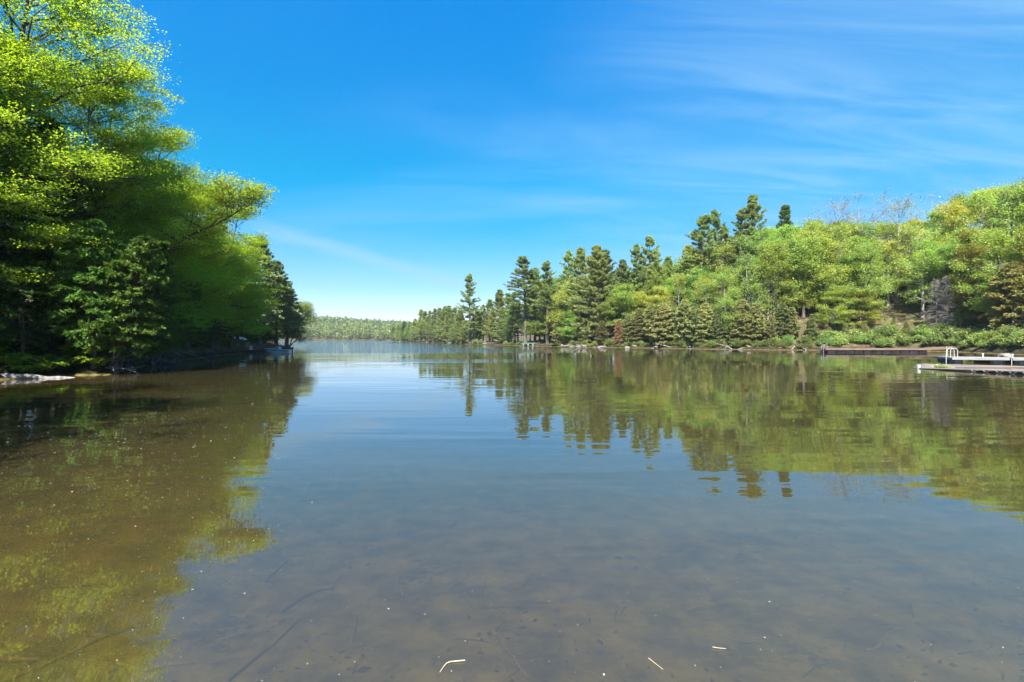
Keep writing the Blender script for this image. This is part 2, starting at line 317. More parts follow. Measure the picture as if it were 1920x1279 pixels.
def ground_z(x, y):
    x = np.atleast_1d(np.asarray(x, float)); y = np.atleast_1d(np.asarray(y, float)); out = np.empty(len(x))
    for a in range(0, len(x), 20000):
        P = np.stack([x[a:a + 20000], y[a:a + 20000]], 1)[:, None]
        AB = SB - SA; t = np.clip(((P - SA) * AB).sum(2) / (AB ** 2).sum(1), 0, 1)
        d2 = ((P - (SA + t[..., None] * AB)) ** 2).sum(2)
        dmin = np.sqrt(d2.min(1)); w = 1 / (d2 + 9) ** 2.2; sl = (w * (S0 + t * (S1 - S0))).sum(1) / w.sum(1)
        X = P[:, 0, 0]; Y = P[:, 0, 1]
        c = ((SA[:, 1] > Y[:, None]) != (SB[:, 1] > Y[:, None])) & (X[:, None] < (SB[:, 0] - SA[:, 0]) * (Y[:, None] - SA[:, 1]) / (SB[:, 1] - SA[:, 1] + 1e-12) + SA[:, 0])
        inside = c.sum(1) % 2 == 1
        dd = dmin + 0.35 * smooth_noise(X * 0.6, Y * 0.6, 3) * np.clip(dmin / 2, 0, 1)
        top = 6 + 44 * sl
        land = 0.06 + 0.42 * (1 - np.exp(-dmin / 0.7)) + top * (1 - np.exp(-sl * np.maximum(dd, 0) / top * 1.25)) + 0.16 * smooth_noise(X * 0.8, Y * 0.8, 5) * np.clip(dmin / 3, 0, 1)
        bed = -np.minimum(0.05 + 0.30 * (1 - np.exp(-dmin / 2.5)) + 0.055 * dmin, 3.2) + 0.02 * smooth_noise(X * 1.3, Y * 1.3, 8) * np.clip(dmin, 0, 1)
        hills = 24 * np.exp(-((X + 470) / 260) ** 2 - ((Y - 1050) / 260) ** 2) + 34 * np.exp(-((X + 560) / 900) ** 2 - ((Y - 2100) / 420) ** 2) + 30 * np.exp(-((X - 200) / 500) ** 2 - ((Y - 1500) / 350) ** 2)
        out[a:a + 20000] = np.where(inside, bed, land + hills)
    return out
def gz(x, y): return float(ground_z(x, y)[0])

na, nr = 620, 250
ang = np.linspace(0, 2 * math.pi, na, endpoint=False); rr = 1.2 * np.exp(np.linspace(0, math.log(3600 / 1.2), nr))
GX = (rr[:, None] * np.sin(ang)).ravel(); GY = (rr[:, None] * np.cos(ang)).ravel()
GZ = ground_z(GX, GY)
mb = MB(); i = np.arange(na * nr).reshape(nr, na); nx = np.roll(i, -1, 1)
mb.add(np.stack([GX, GY, GZ], 1), np.stack([i[:-1], i[1:], nx[1:], nx[:-1]], -1))
mb.lathe([(1.2, gz(0, 0) + 0.02), (0.01, gz(0, 0) + 0.02)], k=62)
tag(mb.build('ground', M['ground'], smooth=True), 'brown soil of the banks and the bed of the lake', 'ground', kind='structure')
a = np.arange(96) * 2 * math.pi / 96
mb = MB(); rw = [0.5, 40, 400, 3400]
v = np.concatenate([np.stack([r * np.sin(a), r * np.cos(a), 0 * a], 1) for r in rw]); i = np.arange(96 * 4).reshape(4, 96); nx = np.roll(i, -1, 1)
mb.add(v, np.stack([i[:-1], nx[:-1], nx[1:], i[1:]], -1))
tag(mb.build('water', M['water']), 'calm lake water mirroring trees and sky', 'water', kind='structure')

# ------------------------------------------------------------------ trees
UP = np.array([0, 0, 1.0])
def unit(v): return v / (np.linalg.norm(v, axis=-1, keepdims=True) + 1e-9)
def along(path, t):
    """points at fractions t of polylines: path (n,3) with t (m,) or path (B,n,3) with t (B,m)"""
    n = path.shape[-2]; q = np.clip(t, 0, 0.9999) * (n - 1); k = q.astype(int); f = (q - k)[..., None]
    if path.ndim == 2: return path[k] * (1 - f) + path[k + 1] * f
    b = np.arange(path.shape[0])[:, None]
    return path[b, k] * (1 - f) + path[b, k + 1] * f
def trunk_path(rng, H, lean=(0, 0), wob=0.25, n=12, path=None):
    t = np.linspace(0, 1, n)
    if path is not None:
        return along(np.array(path, float), t)
    p = np.zeros((n, 3)); p[:, 2] = t * H
    p[:, 0] = lean[0] * t ** 1.5 + np.cumsum(rng.normal(size=n)) * wob * t / 3; p[:, 1] = lean[1] * t ** 1.5 + np.cumsum(rng.normal(size=n)) * wob * t / 3
    return p
def broad(seed, H, R, base=0.3, nprim=22, nsec=7, ntw=5, per=5, leaf=0.3, lean=(0, 0), path=None, tr=None, sh=0.42, sv=0.16, twigs=False, elev=(8, 60), keep=1.0, flat=0.55, bias=None, lv=(0.72, 1.12)):
    """a broadleaf tree: returns (wood MB, leaf MB)"""
    rng = np.random.default_rng(seed); wood, lf = MB(), MB()
    tp = trunk_path(rng, H * 0.93, lean, 0.3, 12, path); tr = tr or H * 0.017
    n = len(tp); r = tr * (1 - 0.88 * np.linspace(0, 1, n)); r[0] *= 1.35
    wood.tubes(tp, r, 8)
    u = np.sort(rng.uniform(0, 1, nprim)); u[-1] = 1.0; t = base + (1 - base) * u
    p0 = along(tp, t); az = np.arange(nprim) * 2.399 + rng.uniform(-.5, .5, nprim)
    L = R * (0.32 + 0.68 * np.sin(math.pi * np.minimum(0.14 + 0.86 * u, 1)) ** 0.8) * rng.uniform(*lv, nprim)
    el = np.radians(elev[0] + (elev[1] - elev[0]) * u ** 1.3 + rng.uniform(-10, 10, nprim))
    d = np.stack([np.cos(az) * np.cos(el), np.sin(az) * np.cos(el), np.sin(el)], 1)
    if bias is not None:
        d = unit(d + np.array(bias)); L = L * (0.75 + 0.45 * np.clip((d * unit(np.array(bias, float))).sum(1), 0, 1))
    s = np.linspace(0, 1, 6)
    prim = p0[:, None] + d[:, None] * (s[None, :, None] * L[:, None, None])
    prim[:, :, 2] += (0.10 * L)[:, None] * (s ** 2) - (0.05 * L)[:, None] * (s ** 4)
    prim[:, 1:] += np.cumsum(rng.normal(size=(nprim, 5, 3)), 1) * (L * 0.028)[:, None, None]
    rp = (tr * (1 - 0.8 * t) * 0.55)[:, None] * (1 - 0.8 * s)[None]
    wood.tubes(prim, rp, 5)
    st = 0.25 + 0.75 * np.sort(rng.uniform(0, 1, (nprim, nsec)), 1); st[:, -1] = 1
    q0 = along(prim, st).reshape(-1, 3); pd = np.repeat(unit(prim[:, -1] - prim[:, 0]), nsec, 0)
    side = unit(np.cross(pd, UP)) * np.where(np.arange(nprim * nsec) % 2, 1, -1)[:, None]
    sdv = unit(pd * 0.75 + side * rng.uniform(0.3, 1.1, (len(q0), 1)) + rng.normal(size=(len(q0), 3)) * 0.25 + UP * 0.08)
    SL = np.repeat(L, nsec) * 0.42 * (1.15 - 0.6 * st.ravel()) + 0.5
    s4 = np.linspace(0, 1, 4); sec = q0[:, None] + sdv[:, None] * (s4[None, :, None] * SL[:, None, None]); sec[:, :, 2] += 0.06 * SL[:, None] * s4 ** 2
    sec[:, 1:] += rng.normal(size=(len(q0), 3, 3)) * (SL * 0.05)[:, None, None]
    rs = np.maximum(np.repeat(rp[:, -1], nsec), 0.008)[:, None] * (1 - 0.75 * s4)
    wood.tubes(sec, rs, 4)
    tt = rng.uniform(0.2, 1.0, (len(q0), ntw)); tt[:, -1] = 1
    w0 = along(sec, tt).reshape(-1, 3); td = np.repeat(sdv, ntw, 0)
    td = unit(td * 0.6 + rng.normal(size=td.shape) * np.array([0.7, 0.7, 0.28]) + UP * 0.05); TL = rng.uniform(0.35, 1.0, len(w0)) * (0.35 + R * 0.09)
    if twigs:
        s3 = np.linspace(0, 1, 3); tw = w0[:, None] + td[:, None] * (s3[None, :, None] * TL[:, None, None])
        wood.tubes(tw, np.maximum(np.full((len(w0), 1), tr * (0.045 if twigs == 1 else 0.085)) * (1 - 0.6 * s3), 0.004), 3 if twigs == 1 else 4)
    C = np.concatenate([w0 + td * TL[:, None] * 0.45, w0 + td * TL[:, None]])
    if keep < 1: C = C[rng.uniform(size=len(C)) < keep]
    ct = rng.uniform(0, 1, len(C))
    P = np.repeat(C, per, 0); P = P + rng.normal(size=P.shape) * np.array([sh, sh, sv])
    Nn = rng.normal(size=P.shape) * flat + UP
    tint = np.clip(np.repeat(ct, per) + rng.normal(size=len(P)) * 0.18, 0, 1)
    lf.leaves(P, Nn, rng.uniform(0.7, 1.3, len(P)) * leaf, 0.72, rng, tint)
    return wood, lf
def conifer(seed, H, R, base=0.2, step=1.0, nb=5, el=(-5, 12, 55), skip=0.2, lenvar=(0.5, 1.15), shape=0.8, curl=0.18, nside=6, blades=7, bl=0.5, bw=0.1, fan=0.5, upb=0.5,
            lean=(0, 0), path=None, tr=None, bare=True, droop=0.0, top=1.0, dead=False, tips=0.3, sidelen=0.34):
    """a tree with whorled branches (pine, spruce, hemlock, cedar): returns (wood MB, needle MB)"""
    rng = np.random.default_rng(seed); wood, lf = MB(), MB()
    tp = trunk_path(rng, H, lean, 0.12, 12, path); tr = tr or H * 0.015
    r = tr * (1 - 0.93 * np.linspace(0, 1, len(tp))); r[0] *= 1.3
    wood.tubes(tp, r, 7)
    hs_ = []; h = base * H
    while h < H * 0.985:
        hs_.append(h); h += step * rng.uniform(0.7, 1.3) * (1 - 0.45 * (h / H) ** 2)
    rows = []
    for h in hs_:
        a0 = rng.uniform(0, 6.28)
        for k in range(nb):
            if rng.uniform() < skip: continue
            rows.append((h / H + rng.uniform(-0.012, 0.012), a0 + k * 6.283 / nb + rng.uniform(-.35, .35)))
    rows = np.array(rows); t = np.clip(rows[:, 0], 0, 0.995); az = rows[:, 1]; n = len(rows); u = (t - base) / (1 - base)
    env = np.clip((1 - u), 0.02, 1) ** shape * np.clip(0.45 + 2.4 * u, 0, 1) ** 0.8
    L = R * env * rng.uniform(*lenvar, n) + 0.25 * top
    e = np.radians(np.interp(u, [0, 0.5, 1], el) + rng.uniform(-9, 9, n))
    d = np.stack([np.cos(az) * np.cos(e), np.sin(az) * np.cos(e), np.sin(e)], 1)
    s = np.linspace(0, 1, 5); p0 = along(tp, t)
    br = p0[:, None] + d[:, None] * (s[None, :, None] * L[:, None, None]); br[:, :, 2] += (curl * L)[:, None] * s ** 2.2 - (droop * L)[:, None] * np.sin(math.pi * s * 0.9)
    br[:, 1:] += rng.normal(size=(n, 4, 3)) * (L * 0.02)[:, None, None]
    rb = np.maximum(tr * 0.30 * (1 - 0.75 * t), 0.008)[:, None] * (1 - 0.8 * s)
    wood.tubes(br, rb, 4)
    st = tips + (1 - tips) * rng.uniform(0, 1, (n, nside)) ** 0.8; st[:, -1] = 1
    q = along(br, st).reshape(-1, 3); bd = np.repeat(unit(br[:, -1] - br[:, 1]), nside, 0)
    side = unit(np.cross(bd, UP)) * np.where(np.arange(n * nside) % 2, 1, -1)[:, None]
    sv = unit(bd * 0.8 + side * rng.uniform(0.3, 1.1, (len(q), 1)) + UP * upb * 0.35 + rng.normal(size=(len(q), 3)) * 0.15)
    SL = (np.repeat(L, nside) * sidelen * (1.15 - 0.7 * st.ravel()) + 0.15) * rng.uniform(0.6, 1.2, len(q))
    tw = q[:, None] + sv[:, None] * (np.array([0, 0.5, 1])[None, :, None] * SL[:, None, None])
    if dead or bare: wood.tubes(tw, np.full((len(q), 3), 1.0) * np.array([1, 0.7, 0.3]) * (tr * 0.06 + 0.004), 3 if not dead else 4)
    if dead:
        k = 4; f2 = np.repeat(tw[:, 1:], k, 0).reshape(-1, 3); g = unit(rng.normal(size=f2.shape) + np.array([0, 0, -0.3]))
        wood.tubes(f2[:, None] + g[:, None] * (np.array([0, 0.5, 1])[None, :, None] * rng.uniform(0.2, 0.55, (len(f2), 1, 1)) * H / 12), np.full((len(f2), 3), tr * 0.05), 4)
        return wood, lf
    C = np.concatenate([along(tw, np.full((len(q), 1), x)).reshape(-1, 3) for x in (0.35, 0.7, 1.0)]); dv = np.tile(sv, (3, 1)); ct = np.tile(np.repeat(rng.uniform(0, 1, n), nside), 3)
    P = np.repeat(C, blades, 0); D = unit(np.repeat(dv, blades, 0) * 0.7 + UP * upb + rng.normal(size=P.shape) * fan)
    ln = rng.uniform(0.7, 1.25, len(P)) * bl; P = P + D * (ln * 0.35)[:, None] + rng.normal(size=P.shape) * bl * 0.12
    Nn = np.cross(D, rng.normal(size=P.shape)) + UP * 0.3
    lf.leaves(P, Nn, ln, bw / bl * 1.0, rng, np.clip(np.repeat(ct, blades) * 0.7 + rng.uniform(0, 0.4, len(P)), 0, 1), D)
    return wood, lf

PROTO = {}
def proto(key, wl, mats):
    w, l = wl
    top = max(float(np.concatenate(x.v)[:, 2].max()) for x in (w, l) if x.v)
    PROTO[key] = (w.mesh('trunk', mats[0], True), l.mesh('crown', mats[1]) if l.v else None, top)
def plant(key, name, x, y, top_z=None, H=None, rz=0, wide=1.0, col=(1, 1, 1), label='', cat='tree', group=None, sink=0.08, tcol=None):
    """a tree (trunk + crown under an empty at its foot); its height is given, or the height its tip reaches"""
    w, c, h0 = PROTO[key]; z = gz(x, y)
    if H is None: H = max(top_z - z, 1.0)
    s = H / h0
    o = thing(name, label, cat, (x, y, z - sink), rz, group); o.scale = (s * wide, s * wide, s)
    for nm, me in (('trunk', w), ('crown', c)):
        if me is None: continue
        k = bpy.data.objects.new(nm, me); COL.objects.link(k); k.parent = o
        if nm == 'crown': k.color = (*col, 1)
    return o

for k in range(5):
    proto('maple%d' % k, broad(10 + k, 15, [3.9, 4.5, 3.4, 4.2, 4.8][k], [0.1, 0.16, 0.08, 0.2, 0.12][k], 30, 8, 5, 8, 0.23, sh=0.36, sv=0.24, flat=1.0, keep=0.8, lv=(0.5, 1.3), twigs=1, elev=[(15, 70), (10, 62), (25, 76), (15, 66), (5, 58)][k]), (M['bark'], M['maple']))
for k in range(3):
    proto('wispy%d' % k, broad(30 + k, 15, 3.8, 0.2, 24, 6, 5, 3, 0.26, sh=0.3, sv=0.2, elev=(25, 70), keep=0.75, twigs=1), (M['grey_bark'], M['maple']))
for k in range(3):
    proto('bare%d' % k, broad(40 + k, 15, 4.6, 0.42, 18, 6, 5, 2, 0.22, elev=(25, 72), keep=[0.10, 0.22, 0.03][k], twigs=2), (M['grey_bark'], M['maple']))
for k in range(6):
    proto('pine%d' % k, conifer(60 + k, 24, [4.6, 5.0, 4.0, 5.4, 4.8, 3.6][k], [0.2, 0.1, 0.38, 0.05, 0.26, 0.48][k], [0.85, 0.75, 0.9, 0.75, 0.9, 0.85][k], 6, el=(-6, 8, 52), skip=[0.36, 0.28, 0.42, 0.22, 0.44, 0.4][k], shape=0.74, curl=0.2,
          lenvar=(0.3, 1.3), nside=12, blades=14, bl=0.5, bw=0.065, fan=0.42, upb=0.45, tips=0.2, sidelen=0.3), (M['bark'], M['pine']))
for k in range(4):
    proto('cedar%d' % k, conifer(80 + k, 9, [2.3, 2.7, 2.1, 2.5][k], [0.05, 0.08, 0.05, 0.12][k], 0.34, 6, el=(-12, 10, 50), skip=0.15, shape=0.75, curl=0.12, nside=9, blades=9, bl=0.34, bw=0.11, fan=0.9, upb=0.2, tips=0.3, bare=False), (M['grey_bark'], M['cedar']))
for k in range(2):
    proto('spruce%d' % k, conifer(90 + k, 16, [2.3, 3.2][k], 0.08, 0.5, 6, el=(-22, -8, 45), skip=0.15, shape=0.95, curl=0.14, nside=6, blades=6, bl=0.36, bw=0.1, fan=0.5, upb=0.1, droop=0.06, bare=False), (M['bark'], M['hemlock']))
for k in range(3):
    proto('hemlock%d' % k, conifer(100 + k, 13, [3.8, 3.4, 4.2][k], [0.12, 0.2, 0.08][k], 0.42, 6, el=(-14, 0, 45), skip=0.15, shape=0.8, curl=-0.10, nside=12, blades=16, bl=0.17, bw=0.05, fan=0.6, upb=0.0, tips=0.2), (M['bark'], M['hemlock']))
for k in range(2):
    proto('dead%d' % k, conifer(110 + k, 12, [2.6, 2.0][k], 0.08, 0.42, 5, el=(-20, -8, 30), skip=0.2, shape=0.8, curl=0.05, nside=4, dead=True), (M['dead_wood'], M['pine']))
proto('rusty', conifer(120, 8, 1.9, 0.1, 0.34, 6, el=(-12, 8, 50), skip=0.2, shape=0.8, nside=6, blades=5, bl=0.34, bw=0.13, fan=0.75, upb=0.1, tips=0.35, bare=False), (M['bark'], M['rust']))

# skyline of the right-hand forest in the photo (column, row)
SKY = np.array([(735, 612), (760, 603), (790, 586), (850, 574), (900, 566), (940, 556), (975, 530), (1000, 520), (1040, 505), (1090, 495), (1140, 495), (1200, 490), (1240, 485), (1280, 476), (1330, 448), (1380, 432), (1440, 415), (1500, 405),
                (1560, 402), (1620, 402), (1680, 405), (1750, 400), (1800, 352), (1860, 335), (1920, 325), (2200, 300)], float)
def sky_row(px): return float(np.interp(px, SKY[:, 0], SKY[:, 1]))
def shore_d(px): q = np.array(right_px); return dist(float(np.interp(px, q[:, 0], q[:, 1])))
rng = random.Random(7)
MAPLE_COLS = [(1, 1, 1), (0.85, 1.0, 1.0), (1.12, 1.02, 0.9), (1.2, 1.05, 0.9), (0.8, 0.92, 1.0), (1.0, 1.05, 1.2)]

# --- the trees one can tell apart on the right bank: (column, row of the tip, distance behind the shore or None=waterline, kind, width, label)
P = 'pine_tree'; C = 'cedar_tree'
RIGHT = [
    (881, 511, 3, 'pine0', P, 1.0, (1, 1, 1), 'lone tall white pine with ragged crown standing out where the shore juts forward'),
    (936, 541, 14, 'pine3', P, 1.1, (1.2, 1.25, 1.0), 'broad pale pine behind the low grey dock on the middle shore'),
    (952, 548, 20, 'pine1', P, 1.0, (1.1, 1.2, 1), 'shorter pine tucked beside the broad pale pine near the low grey dock'),
    (985, 478, 4, 'pine2', P, 1.25, (1, 1, 1), 'tall pine with dark bare lower trunk behind the green raft'),
    (1003, 500, 12, 'pine1', P, 1.0, (1, 1.05, 1), 'pine half hidden behind the tall pine by the green raft'),
    (1026, 486, 4, 'pine0', P, 1.0, (1.15, 1.2, 1), 'tall pointed pine at the shore just before the bare earth bank'),
    (1066, 467, 14, 'pine4', P, 1.0, (1, 1.05, 1), 'slim pine rising behind the cabin with the turquoise roof'),
    (1088, 462, 8, 'pine1', P, 1.0, (1.1, 1.1, 1), 'dense pine on the left flank of the huge bushy pine'),
    (1116, 457, 5, 'pine3', P, 1.1, (1.15, 1.1, 1.05), 'huge bushy pine with foliage down to the water beside the rusty cedar'),
    (1135, 466, 10, 'pine1', P, 1.0, (1, 1, 1), 'pine with upswept top leaning out behind the huge bushy pine'),
    (1166, 484, 10, 'pine3', P, 0.9, (0.95, 1.08, 1.1), 'soft green pine just behind the rusty dead cedar'),
    (1193, 455, 14, 'pine4', P, 1.0, (1, 1, 1), 'slim pine left of the thin bare-trunked pine pair'),
    (1217, 440, 15, 'pine5', P, 0.95, (0.95, 1, 1), 'thin bare-trunked pine with small tufted top, taller of a pair'),
    (1231, 468, 14, 'pine5', P, 0.8, (0.95, 1, 1), 'thin bare-trunked pine with small tufted top, shorter of a pair'),
    (1254, 478, 18, 'pine1', P, 0.9, (1.2, 1.3, 1), 'pale young pine right of the bare-trunked pine pair'),
    (1292, 456, 16, 'pine3', P, 1.1, (1.2, 1.15, 1.05), 'broad brownish green pine below the left skyline pair'),
    (1316, 400, 18, 'pine2', P, 1.1, (0.95, 1, 1), 'tall dark pine with exposed trunk, left one of the left skyline pair'),
    (1340, 391, 24, 'pine4', P, 1.0, (0.95, 1, 1), 'tall dark pine, right one of the left skyline pair'),
    (1391, 388, 24, 'pine0', P, 1.0, (0.95, 1, 1), 'dark pine just left of the tallest pine on the skyline'),
    (1411, 363, 24, 'pine1', P, 0.9, (0.95, 1, 1), 'tallest pine on the skyline with a wide dark crown'),
    (1358, 420, 26, 'pine4', P, 0.9, (1, 1.1, 1), 'smaller pine between the two skyline pine pairs'),
    (1470, 382, 26, 'spruce0', 'spruce_tree', 1.15, (1.1, 1.0, 1.1), 'narrow dark spruce spire standing alone on the skyline'),
    (1497, 495, 10, 'maple0', 'maple_tree', 1.0, (1.25, 1.12, 0.9), 'round yellow-green maple at the shore left of the brown dock'),
    (1405, 470, 5, 'wispy0', 'aspen_tree', 1.0, (1.0, 1.05, 1.5), 'pale thin aspen with light trunk rising over the cedar row'),
    (1440, 500, 8, 'wispy1', 'aspen_tree', 1.0, (1.0, 1.1, 1.4), 'pale sparse aspen between the light-trunked aspen and the round maple'),
    (1330, 440, 20, 'bare1', 'bare_tree', 1.0, (1, 1, 1.4), 'grey hazy half-bare tree at the foot of the skyline pines'),
    (1527, 392, 34, 'bare2', 'bare_tree', 1.0, (1, 1, 1), 'small bare tree poking above the canopy, first of the leafless skyline trees'),
    (1572, 365, 34, 'bare2', 'bare_tree', 1.15, (1, 1, 1), 'leafless skyline tree with upright forks, left of a pair'),
    (1608, 360, 34, 'bare0', 'bare_tree', 1.15, (1, 1, 1), 'leafless skyline tree with upright forks, right of a pair'),
    (1680, 362, 14, 'bare1', 'bare_tree', 1.1, (1.3, 1.05, 0.8), 'tall grey-trunked tree with thin yellowish leaves above the brown dock'),
    (1748, 356, 32, 'bare0', 'bare_tree', 1.0, (1, 1, 1), 'grey forked bare tree with twiggy crown under the right-hand ridge'),
    (1756, 520, 4, 'dead0', 'dead_tree', 1.0, (1, 1, 1), 'dead grey spruce full of fine twigs, left of a pair above the grey dock'),
    (1776, 515, 4.2, 'dead1', 'dead_tree', 1.0, (1, 1, 1), 'dead grey spruce with pale trunk, right of a pair above the grey dock'),
    (1795, 575, 5, 'hemlock1', 'hemlock_tree', 0.8, (2.4, 2.0, 1.8), 'small dark hemlock beside the dead grey spruces'),
    (1823, 545, 7, 'spruce1', 'spruce_tree', 1.1, (2.2, 1.9, 1.5), 'dark layered spruce right of the dead grey spruces'),
    (1676, 590, 4, 'spruce1', 'spruce_tree', 1.0, (1.8, 1.6, 1.4), 'short dark spruce behind the middle of the brown dock'),
    (1900, 488, 7, 'cedar1', C, 1.25, (1.2, 1.05, 0.8), 'huge olive cedar leaning over the shore behind the grey dock'),
    (1955, 470, 8, 'cedar3', C, 1.2, (1.1, 1.05, 0.8), 'olive cedar at the picture edge right of the huge one'),
    (1160, 598, 0.8, 'rusty', 'dead_cedar', 0.95, (1, 1, 1), 'rust-brown dead cedar at the waterline'),
]
for px, row, off, key, name, wd, col, lab in RIGHT:
    d = shore_d(px) + off; plant(key, name, wx(px, d), d, top_z=wz(row, d), rz=rng.uniform(0, 6.28), wide=wd * (1.15 if key[:4] == 'pine' else 1), col=col, label=lab, group=None)

# --- repeats: each entry keeps its column so that it can be told apart in its label
FILL = []          # (empty, kind phrase, row phrase, column)
def fill(key, name, px, d, row, wd, col, kind, where, H=None):
    o = plant(key, name, wx(px, d), d, top_z=wz(row, d), H=H, rz=rng.uniform(0, 6.28), wide=wd, col=col)
    FILL.append((o, kind, where, px)); return o
# cedars in a row at the water's edge
for px, row in [(1098, 598), (1128, 600), (1178, 588), (1198, 578), (1222, 572), (1243, 566), (1262, 574), (1284, 560), (1304, 572), (1322, 566), (1346, 582), (1378, 572), (1392, 560), (1418, 566), (1446, 590), (1466, 566), (1484, 574), (1522, 592), (1586, 604), (1622, 606), (1648, 612), (1700, 600), (1728, 606), (1064, 606), (1046, 598)]:
    g = rng.uniform(0.85, 1.15)
    fill('cedar%d' % rng.randrange(4), C, px, shore_d(px) + rng.uniform(1.2, 3.2), row, rng.uniform(1.0, 1.35), (g * rng.uniform(0.95, 1.15), g, g * 0.95), 'olive cedar', "at the water's edge")
# pines along the far point
for px, row, off in [(738, 612, 3), (747, 606, 6), (757, 601, 4), (768, 602, 7), (778, 597, 5), (789, 579, 2), (797, 582, 5), (806, 581, 4), (815, 577, 7), (823, 576, 4), (833, 573, 6), (843, 572, 4), (853, 575, 8), (864, 580, 3), (895, 578, 8), (906, 570, 14), (918, 560, 20), (812, 600, 1), (850, 606, 1), (829, 603, 1.5), (870, 600, 4), (760, 618, 1), (965, 545, 9), (775, 606, 9), (784, 600, 8), (801, 594, 9), (812, 590, 9), (826, 588, 9), (838, 586, 10), (848, 585, 10), (858, 588, 8), (868, 592, 9), (872, 600, 7), (888, 592, 12), (899, 588, 12), (912, 586, 12), (924, 582, 10), (942, 575, 8), (958, 572, 10), (971, 566, 12), (745, 614, 9), (754, 611, 9), (764, 609, 9)]:
    fill('pine%d' % rng.choice([0, 1, 3, 3, 4]), P, px, shore_d(px) + off, row, rng.uniform(1.25, 1.6), (rng.uniform(.9, 1.15), rng.uniform(.95, 1.18), 1), 'pine', '')
# leafy trees on the slope, row behind row
for rowi, off in enumerate((4.2, 8.5, 13.5, 19.5, 27, 36)):
    px = 985 + rowi * 9 + (130 if off > 30 else 0)
    while px < 2010:
        d = shore_d(min(px, 1920)) + off + rng.uniform(-1.5, 1.5)
        sky = sky_row(px); x = wx(px, d); g0 = gz(x, d)
        Ht = rng.uniform(11, 18) * (0.68 if rowi == 0 else 1); zmax = wz(sky + rng.uniform(2, 16), d)
        if rowi >= 3: top = zmax
        else: top = min(g0 + Ht, zmax)
        if rowi == 0 and 1080 < px < 1500 and rng.random() < 0.35: px += 30; continue
        H = top - g0
        if rowi == 0 and any(abs(px - q) < 34 for q in (1735, 1770, 1823, 1895, 1945)) or rowi == 0 and any(abs(px - q) < 30 for q in (881, 985, 1026, 1116, 1405, 1497, 1676)): H = 0
        if rowi <= 1 and abs(px - 1682) < 24: H = 0
        if H > 5:
            H = min(H, 23)
            c = rng.choice(MAPLE_COLS)
            if px > 1780 and off < 32 and rng.random() < 0.45: c = (1.28, 1.06, 0.8)
            kk = 'wispy%d' % rng.randrange(3) if rng.random() < 0.22 else 'maple%d' % rng.randrange(5)
            kind = 'pale sparse aspen' if kk[0] == 'w' else ('orange-tinged maple' if c[0] > 1.25 else 'yellow-green maple' if c[0] > 1.1 else 'fresh green maple')
            where = ('low on the slope', 'on the lower slope', 'halfway up the slope', 'halfway up the slope', 'on the upper slope', 'on the skyline')[rowi]
            fill(kk, 'aspen_tree' if kk[0] == 'w' else 'maple_tree', px, d, 0, rng.uniform(0.95, 1.3) * (15 / H) ** 0.4, c, kind, where, H=H)
        px += rng.uniform(4.0, 6.0) / d * F

# ------------------------------------------------------------------ left bank
NEAR = dict(nprim=38, nsec=9, ntw=5, per=20, leaf=0.135, sh=0.42, sv=0.075, flat=0.6, twigs=1)
NB = (M['bark'], M['near_maple'])
proto('big0', broad(200, 24, 7.2, 0.24, lean=(3.0, -1.0), elev=(-4, 55), **NEAR), NB)
proto('big1', broad(201, 21, 6.4, 0.22, lean=(2.6, 0.5), elev=(-4, 55), **NEAR), NB)
proto('big2', broad(202, 20, 5.6, 0.2, lean=(2.8, -0.5), elev=(0, 55), **NEAR), NB)
proto('big3', broad(203, 18, 5.6, 0.24, lean=(1.8, -1), elev=(0, 60), **NEAR), NB)
proto('low', broad(204, 11, 5.6, 0.12, lean=(1.5, -1), elev=(-8, 45), **{**NEAR, 'nprim': 30}), NB)
